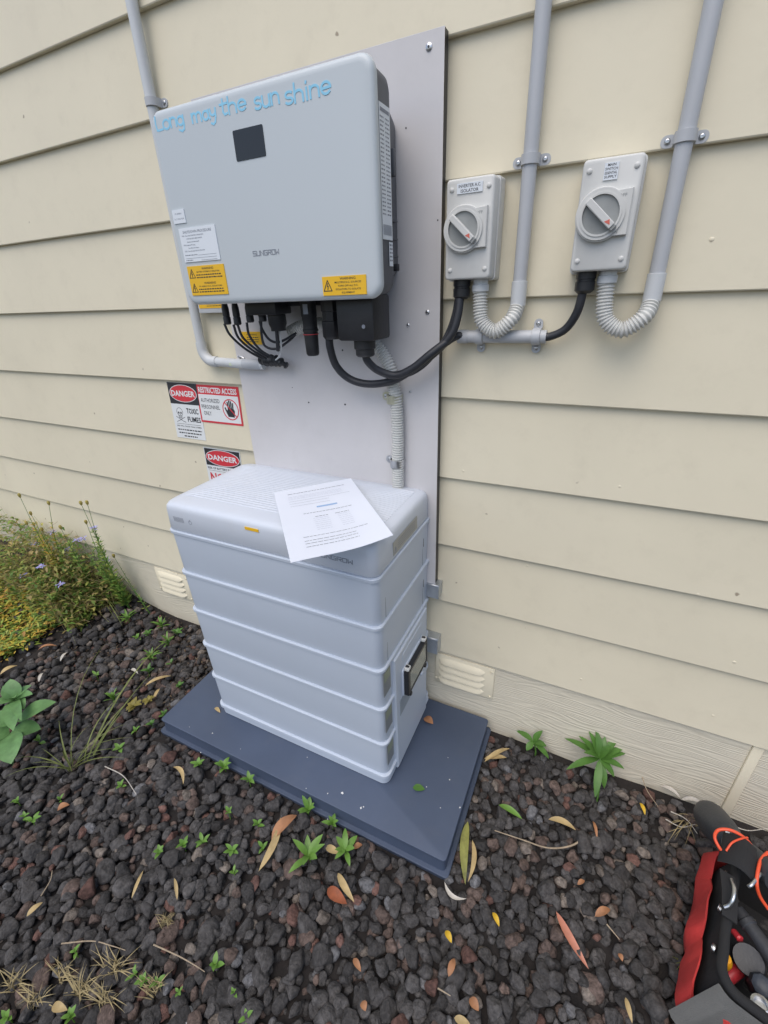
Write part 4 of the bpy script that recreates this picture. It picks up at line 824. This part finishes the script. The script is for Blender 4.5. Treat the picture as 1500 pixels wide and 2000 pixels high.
rod('socket', (1484, 1982, .090), (1486, 1960, .125), [(.012, 0), (.0155, .06), (.0155, .45), (.014, .5), (.014, .95), (.010, 1), (.008, .8)], m_steel, 'short shiny steel socket near the front rim of the bag', 'socket', 16)
rod('chisel_handle', (1440, 1962, .085), (1490, 1992, .09), [(.005, 0), (.010, .1), (.012, .5), (.013, .8), (.011, .97), (.004, 1)], m_amber, 'amber and red tool handle under the steel socket', 'tool')

# ------------------------------------------------------------------ leaves, seedlings, twigs
def leafmb(A, B, wd, arch=.1, fold=.25, up=Z, n=7, mb=None, tip=.85, bend=0):
    mb = mb or MB(); A, B = Vector(A), Vector(B); d = B-A; L = d.length; t_ = d.normalized(); s = t_.cross(up); s = s.normalized() if s.length > .05 else t_.orthogonal().normalized(); u = s.cross(t_)
    v = []
    for i in range(n+1):
        t = i/n; c = A+d*t+u*(arch*L*4*t*(1-t))+s*(bend*L*4*t*(1-t)); w_ = wd*.5*(math.sin(math.pi*min(1, t**tip*.98+.01))**.8)*(1 if 0 < i < n else .12)
        v += [c+s*w_+u*fold*w_, c, c-s*w_+u*fold*w_]
    f = []
    for i in range(n): a = i*3; f += [(a, a+1, a+4, a+3), (a+1, a+2, a+5, a+4)]
    return mb.add(v, f)
def gpt(px, py, dz=0):
    p = pZ(px, py, -.05)
    for _ in range(4): p = pZ(px, py, gz(p.x, p.y)+.022+dz)
    return p
SEED = {0: 'tiny', 1: 'small'}
def seedling(px, py, n, L, wd, m, lab, tilt=(.25, .9), grp=None, stem=.018, cat='seedling', name='seedling'):
    p = gpt(px, py); p.z -= .010; t = thing(name, lab, cat, p, grp); top = p+Z*stem+Vector((random.uniform(-.004, .004), random.uniform(-.004, .004), .004))
    build(MB().tube([p-Z*.008, (p+top)/2, top], [.0014, .0012, .001], 6), 'stem', m, t)
    a0 = random.uniform(0, 6.28)
    for k in range(n):
        a = a0+6.283*k/n*1.0+random.uniform(-.3, .3); e = random.uniform(*tilt)*(1 if k % 3 else 1.15); l = L*random.uniform(.65, 1.1)
        st = top-Z*stem*.35*(k % 2); B = st+Vector((math.cos(a)*math.cos(e), math.sin(a)*math.cos(e), math.sin(e)))*l
        build(leafmb(st, B, wd*random.uniform(.8, 1.1), random.uniform(.05, .16), .22, n=6), 'leaf', m, t, ang=180)
    return t
SG = 'green seedlings in the gravel'
edge = 'green seedling sprouting from the gravel against the front edge of the plinth'
for px, py, n, L, wd in ((440, 1502, 6, .034, .014), (392, 1497, 5, .026, .012), (488, 1530, 5, .028, .012), (602, 1588, 7, .038, .016), (650, 1612, 6, .03, .012)): seedling(px, py, n, L, wd, m_leaf2, 'fullest green seedling against the front edge of the plinth, by the broad orange-brown leaf' if px == 602 else 'low green seedling at the plinth edge behind the two long-leaved seedlings' if px == 650 else edge, grp=SG)
for px, py, n, L, wd, lab in ((606, 1678, 7, .055, .019, 'largest long-leaved green seedling in the gravel in front of the plinth'), (676, 1668, 7, .042, .016, 'long-leaved green seedling between the largest seedling and the plinth corner')): seedling(px, py, n, L, wd, m_leaf2, lab, (.1, .9), stem=.024)
sm = 'tiny green seedling growing alone among the dark stones'
for px, py, n, L, lab in ((455, 1662, 6, .024, 'green seedling left of the long curved tan leaf, fullest of the small ones'), (398, 1645, 5, .024, sm), (314, 1664, 5, .022, sm), (360, 1655, 6, .022, sm), (504, 1614, 4, .024, 'thin green seedling just behind the tip of the long curved tan leaf'), (448, 1592, 4, .018, sm), (66, 1610, 5, .026, 'green seedling beside the small orange leaf below the sprawling grass tuft'), (48, 1600, 4, .018, sm), (38, 1570, 4, .022, sm), (238, 1542, 4, .022, 'upright green seedling at the end of the bent straw below the grass tuft'), (285, 1918, 5, .020, 'star-shaped green seedling between two dry straw tufts'), (268, 1905, 3, .018, sm), (314, 1920, 4, .02, sm), (420, 1890, 4, .026, 'green seedling at the end of a pale thin twig'), (515, 1660, 4, .02, 'small seedling half under the long curved tan leaf'), (458, 1712, 4, .018, sm), (120, 1566, 3, .016, sm), (460, 1943, 4, .013, sm), (150, 1868, 4, .016, sm), (18, 1990, 5, .022, sm), (140, 1990, 6, .02, sm), (485, 1993, 4, .018, sm), (352, 1945, 4, .014, 'tiny green seedling just behind the flat pale grey stone')):
    seedling(px, py, n, L, L*.45, m_leaf2, lab, grp=SG)
lf_ = 'small green seedling near the back left edge of the plinth'
for px, py, n, L in ((300, 1418, 5, .026), (322, 1398, 5, .024), (267, 1432, 3, .02), (352, 1345, 5, .028), (290, 1315, 6, .03), (190, 1322, 4, .024), (268, 1250, 5, .03), (288, 1242, 5, .03), (348, 1240, 6, .036), (335, 1300, 4, .022), (80, 1450, 3, .03), (236, 1468, 4, .03)):
    seedling(px, py, n, L, L*.42, m_leaf if px > 280 else m_leaf2, 'small green seedling almost touching the left edge of the plinth' if px in (300, 322, 352) else 'small green seedling in the litter below the left wall vent' if py < 1260 else lf_, grp='seedlings behind the plinth')
seedling(262, 1382, 10, .034, .016, mat('olive_rosette', (.26, .22, .05), .5, .2, 30, trans=.2), 'yellow-brown leaf rosette in the gravel left of the plinth', (-.05, .5), name='rosette', cat='plant')
seedling(292, 1372, 7, .026, .013, MATS['olive_rosette'], 'small reddish-olive rosette beside the yellow-brown one', (0, .5), name='rosette', cat='plant')
for px, py, lab in ((228, 1372, 'pale green many-leaved sprig left of the yellow-brown rosette'), (300, 1292, 'green sprig in the litter behind the left corner of the plinth'), (330, 1262, 'green sprig close to the battery left side'), (318, 1228, 'loose green sprig near the wall vent'), (252, 1215, 'yellow-green sprig near the trailing stalks')):
    seedling(px, py, 14, .045, .008, m_leaf2, lab, (.2, 1.2), stem=.03, cat='plant', name='sprig')
# two leafy plants by the wall
def leafy(name, lab, root, top, leaves, m, wd, cat='plant'):
    p = gpt(*root); p.z -= .012; T = pZ(*top); t = thing(name, lab, cat, p); build(MB().tube(spline([p-Z*.01, (p+T)/2+Vector((.004, 0, 0)), T], 4), .0024, 8), 'stem', m, t)
    for (x, y, z, *w_) in leaves:
        a = w_[1] if len(w_) > 1 else T; build(leafmb(a-Z*.004, pZ(x, y, z), (w_[0] if w_ else wd), .10, .2, n=8), 'leaf', m, t, ang=180)
    return t
leafy('leafy_plant', 'largest green leafy plant against the base board, right of the plinth', (1168, 1560), (1172, 1480, .035), [(1102, 1442, .03), (1106, 1503, .02), (1130, 1437, .06), (1150, 1428, .08), (1164, 1424, .09), (1182, 1438, .08), (1207, 1442, .07), (1218, 1462, .05), (1222, 1472, .04), (1220, 1502, .02), (1200, 1518, .005), (1180, 1540, -.02), (1162, 1558, -.03), (1195, 1455, .08), (1140, 1470, .07)], m_leaf, .021)
leafy('leafy_plant', 'smaller green plant with five leaves against the base board, nearest the plinth', (1046, 1475), (1042, 1447, .0), [(1008, 1427, .005), (1060, 1427, .03), (1028, 1466, -.02), (1072, 1482, -.03), (1068, 1458, -.01)], m_leaf, .020)
T = pZ(28, 1365, .11); T2 = pZ(34, 1408, .085); T3 = pZ(18, 1432, .06)
leafy('broad_leaf_plant', 'large blue-green broad-leaved plant at the left of the gravel', (20, 1490), (28, 1365, .11), [(20, 1326, .16, .055), (62, 1338, .13, .034), (64, 1356, .13, .036), (26, 1428, .12, .050), (-12, 1378, .13, .045), (110, 1371, .10, .066, T2), (80, 1424, .05, .066, T3), (22, 1492, .05, .074, T3), (-25, 1405, .10, .07, T2), (-30, 1440, .07, .07, T3), (42, 1408, .13, .028), (30, 1362, .15, .024), (5, 1340, .15, .04), (48, 1385, .12, .04)], m_leaf3, .035)
# fallen leaves
def fallen(a, b, wd, m, lab, arch=.12, bend=0, grp=None, fold=.5):
    A, B = gpt(*a, .006), gpt(*b, .006); tag(build(leafmb(A, B, wd, arch, fold, n=9, bend=bend), 'fallen_leaf', m, org=A, ang=180), lab, 'leaf', grp)
fallen((505, 1702), (548, 1596), .019, m_tan, 'long curved tan leaf beside an orange one in front of the plinth', .08, .12)
fallen((530, 1640), (580, 1592), .030, m_org, 'broad orange-brown leaf next to the long tan one', .15)
fallen((338, 1498), (358, 1532), .012, m_tan, 'curled tan leaf with a stalk near the front left of the plinth', .1, -.15)
fallen((974, 1572), (1020, 1600), .017, m_leaf2, 'single fresh green fallen leaf on the gravel right of the plinth', .1)
fallen((1071, 1600), (1125, 1622), .017, m_tan, 'pale yellow slim leaf above the long bent twig', .1, -.06)
fallen((914, 1604), (909, 1728), .022, mat('green_tan_leaf', (.25, .25, .07), .5, .5, 25, trans=.2), 'long half-green leaf standing against the right edge of the plinth', .05, .05)
fallen((922, 1640), (914, 1722), .012, m_tan, 'tan leaf tucked beside the long half-green leaf', .05, -.1)
fallen((946, 1488), (996, 1462), .014, m_tan, 'tan leaf pair near the back right corner of the plinth, upper one', .12); fallen((946, 1482), (990, 1480), .016, m_tan, 'tan leaf pair near the back right corner of the plinth, lower one', .08)
fallen((868, 1722), (912, 1755), .010, m_pale, 'pale curled dry leaf at the front right corner of the plinth', .1, .3)
fallen((1086, 1780), (1150, 1893), .017, mat('pink_leaf', (.50, .20, .13), .5, .15, 30, trans=.15), 'long pinkish-red slim leaf on the gravel left of the tool bag', .05, .05)
fallen((1250, 1568), (1260, 1592), .010, m_ylf, 'small yellow leaf near the base board, left of the torch', .15)
for a, b, wd in (((962, 1782), (975, 1810), .011), ((870, 1818), (882, 1842), .013)): fallen(a, b, wd, m_ylf, 'small bright yellow leaf on the open gravel', .2, grp='bright yellow leaves')
for a, b, wd in (((876, 1908), (888, 1872), .014), ((917, 1950), (935, 1975), .017), ((1162, 1790), (1192, 1776), .016), ((1128, 1728), (1142, 1720), .010), ((1158, 1604), (1166, 1640), .008), ((112, 1583), (136, 1572), .020), ((690, 1658), (708, 1650), .014), ((708, 1955), (714, 1975), .014), ((690, 1872), (705, 1898), .012), ((1208, 1862), (1216, 1878), .010), ((74, 1270), (112, 1262), .014)): fallen(a, b, wd, m_org, {(1162, 1790): 'orange-brown leaf beside the long pinkish-red slim leaf', (112, 1583): 'orange-brown leaf beside a seedling below the sprawling grass tuft', (690, 1658): 'orange-brown leaf touching the plinth front by the long-leaved seedlings', (1158, 1604): 'narrow orange leaf right of the pale yellow slim leaf', (74, 1270): 'orange-brown leaf at the edge of the yellow-green ground cover'}.get(a, 'small orange-brown dry leaf on the open gravel'), .2, grp='orange-brown leaves')
for a, b, wd in (((1222, 1948), (1235, 1999), .010), ((887, 1988), (918, 2000), .014), ((52, 1790), (84, 1762), .014), ((257, 1755), (280, 1700), .008), ((346, 1758), (340, 1715), .008), ((660, 1705), (692, 1762), .016), ((636, 1654), (664, 1668), .018), ((104, 1962), (132, 1973), .016), ((0, 1318), (34, 1300), .022), ((283, 1340), (335, 1320), .016), ((300, 1365), (312, 1345), .012)): fallen(a, b, wd, m_tan, {(1222, 1948): 'slim tan leaf on the gravel left of the tool bag corner patch', (52, 1790): 'tan leaf at the end of a short bent twig', (257, 1755): 'narrow tan leaf lying below the row of small seedlings', (346, 1758): 'narrow tan leaf lying below the row of small seedlings', (660, 1705): 'tan leaf lying against the crumpled rust-red leaf', (636, 1654): 'tan leaf between the two long-leaved seedlings', (104, 1962): 'oval tan leaf lying by the dry straw', (0, 1318): 'tan leaf just below the yellow-green ground cover', (283, 1340): 'tan leaf beside the yellow-brown rosette', (300, 1365): 'tan leaf beside the yellow-brown rosette'}.get(a, 'dry tan leaf on the open gravel'), .15, .06, grp='dry tan leaves')
fallen((640, 1735), (678, 1766), .026, mat('rust_leaf', (.26, .075, .03), .7, .3, 40), 'crumpled rust-red leaf beside a tan one in front of the plinth', .25, .1)
for a, b in (((118, 1292), (134, 1274)), ((76, 1332), (86, 1314)), ((255, 1308), (270, 1316)), ((1290, 1535), (1330, 1560)), ((1330, 1562), (1372, 1570))): fallen(a, b, .012, m_pale, 'pale grey dry leaf scrap on the gravel', .2, grp='pale leaf scraps')
a, b = pZ(806, 1538, .001), pZ(830, 1542, .003); tag(build(leafmb(a, b, .020, .08, .2), 'fallen_leaf', m_leaf, org=a, ang=180), 'small green leaf lying on the plinth right of the battery', 'leaf')
a, b = pZ(828, 1402, .001), pZ(846, 1414, .003); tag(build(leafmb(a, b, .026, .12, .3), 'fallen_leaf', m_org, org=a, ang=180), 'brown leaf lying on the plinth behind the battery side', 'leaf')
a, b = pZ(420, 1382, .001), pZ(430, 1392, .003); tag(build(leafmb(a, b, .012, .12, .3), 'fallen_leaf', m_tan, org=a, ang=180), 'tiny tan leaf on the plinth at the battery front left foot', 'leaf')
# twigs
def twig(P, lab, r=.0018, m=m_twig, grp=None):
    Q = spline([gpt(x, y, .010) for x, y in P], 6); n = len(Q); tag(build(MB().tube(Q, [r*(1-.6*i/n) for i in range(n)], 6), 'twig', m, org=Q[0]), lab, 'twig', grp)
twig([(1145, 1633), (1115, 1652), (1070, 1656), (1020, 1640), (966, 1622)], 'long bent tan twig lying on the gravel right of the plinth', .0026)
for P in ([(120, 1843), (180, 1838), (220, 1848), (245, 1856)], [(300, 1845), (350, 1868), (380, 1885), (400, 1898)], [(80, 1750), (98, 1720), (102, 1700)], [(205, 1497), (240, 1515), (262, 1545), (266, 1552)], [(1250, 1500), (1262, 1540), (1285, 1575)], [(1310, 1585), (1340, 1600), (1362, 1628)], [(1300, 1600), (1330, 1615), (1358, 1610)], [(1425, 1610), (1460, 1622), (1500, 1618)], [(855, 1930), (880, 1945)], [(1185, 1805), (1210, 1835)]):
    twig(P, 'thin twig beside the dry straw tufts' if P[0] in ((120, 1843), (300, 1845)) else 'thin twig at the foot of the base board near the torch' if P[0][0] > 1245 else 'bent thin twig just below the sprawling grass tuft' if P[0] == (205, 1497) else 'thin dry twig on the open gravel', .0016, m_twig if random.random() < .5 else m_pale, grp='dry twigs')
# grass tufts
def tuft(name, lab, root, ends, m, wd=.004, grp=None, cat='grass tuft'):
    p = gpt(*root); p.z -= .012; t = thing(name, lab, cat, p, grp)
    for (x, y, z) in ends: build(leafmb(p+Vector((random.uniform(-.012, .012), random.uniform(-.012, .012), 0)), pZ(x, y, z), wd*random.uniform(.7, 1.3), random.uniform(.05, .22), .5, n=8, tip=.5), 'blade', m, t, ang=180)
m_gr = mat('grass_blade', (.17, .20, .055), .6, .3, 30, trans=.2)
tuft('grass_tuft', 'sprawling green grass tuft in the gravel left of the plinth', (140, 1497), [(0, 1524, -.03), (55, 1492, .0), (80, 1460, .03), (115, 1405, .05), (178, 1412, .06), (212, 1250, .14), (252, 1412, .02), (186, 1433, .05), (232, 1462, .0), (260, 1440, .03), (20, 1485, -.01), (95, 1500, .0), (150, 1470, .06), (170, 1465, .06), (128, 1465, .06), (200, 1470, .02), (245, 1480, -.02), (112, 1478, .05)], m_gr, .0036)
tuft('grass_tuft', 'weedy grass stalk leaning from the plinth corner to the tuft', (170, 1490), [(240, 1390, .02), (300, 1310, .03), (350, 1230, .05), (262, 1360, .05), (250, 1350, .03)], m_gr, .006)
for root, ex in (((160, 1935), 60), ((225, 1895), 55), ((30, 1925), 50), ((325, 1803), 25), ((300, 1930), 40), ((70, 1955), 45), ((200, 1955), 50), ((120, 1905), 40)):
    tuft('straw_tuft', 'smallest straw tuft, standing apart from the other straw' if root == (325, 1803) else 'tuft of dry straw-coloured grass on the gravel', root, [(root[0]+random.uniform(-ex, ex), root[1]+random.uniform(-ex, ex*.5), random.uniform(-.04, .0)) for _ in range(30)], m_straw, .0022, grp='dry straw tufts')
tuft('straw_tuft', 'dry stalky litter beside the torch head', (1345, 1600), [(1345+random.uniform(-45, 30), 1605+random.uniform(-30, 50), random.uniform(-.05, .0)) for _ in range(18)], m_straw, .002, grp=None)
tuft('grass_tuft', 'few green blades beside the red bag pocket', (1345, 1885), [(1312, 1868, -.03), (1318, 1882, -.02), (1330, 1905, -.03), (1320, 1895, -.02)], m_gr, .003)
p = gpt(368, 1990); v, f = stone_shape(3, 77); R = MB(); R.add([Vector((a*.030, b*.024, c*.015))+p-Z*.006 for a, b, c in v], f.tolist()); tag(build(R, 'pale_stone', mat('pale_stone_mat', (.26, .26, .26), .85, .15, 30, .5), org=p), 'flat pale grey stone among the dark gravel', 'stone')

# ------------------------------------------------------------------ weeds along the wall at the left
def leafcloud(n, fpos, size, pal, flat=.4):
    V, Fc, Cc = [], [], []
    for i in range(n):
        p = fpos(); a = rng.uniform(0, 6.28); e = rng.uniform(-.3, 1.0)*(1-flat)+rng.uniform(-.2, .4)*flat; L = size*rng.uniform(.6, 1.4)
        d = Vector((math.cos(a)*math.cos(e), math.sin(a)*math.cos(e), math.sin(e))); s = d.cross(Z).normalized()*L*rng.uniform(.12, .22); u = s.cross(d).normalized(); c = pal[rng.integers(len(pal))]; g = rng.uniform(.7, 1.3); k = len(V)
        V += [p, p+d*L*.5+s+u*L*.06, p+d*L-Z*L*.1, p+d*L*.5-s+u*L*.06]; Fc.append((k, k+1, k+2, k+3)); Cc += [(c[0]*g, c[1]*g, c[2]*g, 1)]*4
    return np.array([tuple(q) for q in V]), np.array(Fc), np.array(Cc)
GREEN = [(.16, .28, .055), (.22, .33, .065), (.31, .35, .08), (.12, .22, .045)]; YEL = [(.55, .48, .08), (.58, .40, .07), (.40, .42, .07), (.30, .39, .06), (.55, .30, .08)]
def fm():
    while True:
        x = rng.uniform(-2.3, -1.30); y = rng.uniform(-.56, -.17)
        if x < -1.33-.10*abs(y+.40)/.1*.5+.05*noise.noise(Vector((x*9, y*9, 2))): break
    return Vector((x, y, gz(x, y)+rng.uniform(0, 1)**.6*(.05+.05*noise.noise(Vector((x*5, y*5, 0))))))
V, Fc, Cc = leafcloud(9000, fm, .026, GREEN+YEL+YEL[:3]); o = mesh_np('ground_cover', V, Fc, Cc, m_leafv); tag(o, 'low yellow-green ground cover mat at the left', 'ground cover'); o['kind'] = 'stuff'
def ft():
    x = -1.27-abs(rng.normal(0, .42)); x = max(x, -2.5); y = rng.uniform(-.30, -.035)
    h = .26*(1-math.exp(-(-1.22-x)/.16)); return Vector((x, y, gz(x, y)+rng.uniform(0, 1)*h*(1+.4*noise.noise(Vector((x*6, y*8, 1))))))
V, Fc, Cc = leafcloud(4200, ft, .030, GREEN+[(.34, .29, .10), (.40, .31, .13), (.36, .34, .10)], .1); o = mesh_np('weed_thicket', V, Fc, Cc, m_leafv); tag(o, 'tangled green and brown weeds along the wall foot at the left', 'weeds'); o['kind'] = 'stuff'
V, Fc, Cc = [], [], []
for i in range(900):
    p = ft(); q = p+Vector((rng.uniform(-.16, .16), rng.uniform(-.1, .04), rng.uniform(-.06, .12))); q.y = min(q.y, -.03); s = Vector((.0009, 0, .0012)); k = len(V); V += [p-s, p+s, q+s, q-s]; Fc.append((k, k+1, k+2, k+3)); Cc += [(.40, .31, .17, 1) if i % 3 else (.28, .29, .10, 1)]*4
o = mesh_np('dry_stems', np.array([tuple(q) for q in V]), np.array(Fc), np.array(Cc), m_leafv); tag(o, 'dry brown stems tangled through the weeds at the left', 'weeds'); o['kind'] = 'stuff'
def flower(p, purple, t):
    if purple:
        mb = MB(); c = build(MB().lathe(p-Z*.003, Z, [(.002, 0), (.0045, .004), (.0035, .007), (.0005, .008)], 8), 'flower_head', m_fcen, t)
        for k in range(11):
            a = 6.283*k/11+random.uniform(-.2, .2); e = random.uniform(-.2, .5); d = Vector((math.cos(a)*math.cos(e), math.sin(a)*math.cos(e), math.sin(e))); leafmb(p+Z*.001, p+d*.021, .0065, .1, .1, n=3, mb=mb)
        build(mb, 'petals', m_flow, c, ang=180)
    else: build(MB().lathe(p-Z*.010, Z, [(.0015, 0), (.005, .006), (.0065, .013), (.0055, .018), (.002, .021)], 8), 'seed_head', m_fcen, t)
def weed(lab, root, tips, m, y, leaf=.028, dens=1.0):
    p = Vector((root[0], root[1], gz(*root)-.005)); t = thing('flowering_weed', lab, 'plant', p); pal = []; st = MB()
    V, Fc, Cc = [], [], []
    for (x, yy_, kind) in tips:
        q = pY(x, yy_, y+random.uniform(-.03, .02)); q.y = min(q.y, -.025); mid = (p+q)/2+Vector((random.uniform(-.03, .03), random.uniform(-.02, .0), .02)); Q = spline([p, mid, q], 10); st.tube(Q, [.0018-.0010*i/len(Q) for i in range(len(Q))], 6)
        for i in range(2, int(len(Q)*.80)):
            for _ in range(int(4*dens)):
                a = random.uniform(0, 6.28); e = random.uniform(.1, .9); L = leaf*random.uniform(.6, 1.2)*(1.25-i/len(Q)); d = Vector((math.cos(a)*math.cos(e), math.sin(a)*math.cos(e), math.sin(e))); s = d.cross(Z).normalized()*L*.17; b = Q[i]+Z*random.uniform(-.006, .006); k = len(V)
                if (b+d*L).y > -.016: continue
                V += [b, b+d*L*.5+s, b+d*L, b+d*L*.5-s]; Fc.append((k, k+1, k+2, k+3)); g = random.uniform(.7, 1.3); c = random.choice(m); Cc += [(c[0]*g, c[1]*g, c[2]*g, 1)]*4
        if kind: flower(q, kind == 'p', t)
    build(st, 'stems', m_leaf, t); o = mesh_np('foliage', np.array([tuple(v_-p) for v_ in V]), np.array(Fc), np.array(Cc), m_leafv, t); o['kind'] = 'stuff'
weed('tall green weed with purple flowers and seed heads against the boards', (-1.20, -.075), [(150, 1056, 'p'), (158, 983, 's'), (170, 982, 's'), (184, 1033, 'p'), (163, 1052, 'p'), (168, 1020, 's')], GREEN, -.08, .032, 2.2)
weed('green weed with one brown seed head and purple flowers, left of the tallest', (-1.36, -.11), [(118, 1030, 's'), (134, 1073, 'p'), (103, 1040, 'p'), (100, 1055, None), (128, 1100, None)], GREEN, -.10, .034, 2.2)
weed('yellowing weed with branching brown seed heads', (-1.50, -.13), [(38, 968, 's'), (95, 983, 's'), (60, 1003, 's'), (52, 1022, 's'), (66, 1024, 's'), (82, 1034, 's'), (70, 1063, 'p'), (112, 1150, None), (108, 1120, None)], YEL, -.12, .026, 1.8)
weed('low weed with violet flowers in the middle of the thicket', (-1.48, -.27), [(80, 1108, 'p'), (46, 1125, 'p'), (118, 1142, 'p'), (20, 1172, 'p')], GREEN, -.25, .03)
weed('slender weed with a pale blue flower leaning towards the vent', (-1.10, -.05), [(208, 1094, 'p'), (222, 1086, 's'), (186, 1146, 'p')], GREEN, -.05, .018, .5)
for root, ends in (((200, 1165), [(228, 1215, .0), (240, 1225, -.01), (236, 1205, -.02)]), ((160, 1165), [(130, 1200, .02), (175, 1195, .0), (140, 1190, .04)])): tuft('grass_tuft', 'thin yellowing stalks trailing from the weeds onto the gravel', root, ends, m_gr, .004, grp='trailing stalks')

def flt():
    x = rng.uniform(-1.30, -.56); y = rng.uniform(-.42, -.03); return Vector((x, y, gz(x, y)+rng.uniform(.004, .024)))
V, Fc, Cc = leafcloud(1500, flt, .012, [(.06, .045, .032), (.09, .06, .04), (.045, .035, .028), (.14, .10, .06)], .9); o = mesh_np('leaf_litter', V, Fc, Cc, m_leafv); tag(o, 'brown crumbled leaf litter on the gravel left of the battery', 'leaf litter'); o['kind'] = 'stuff'
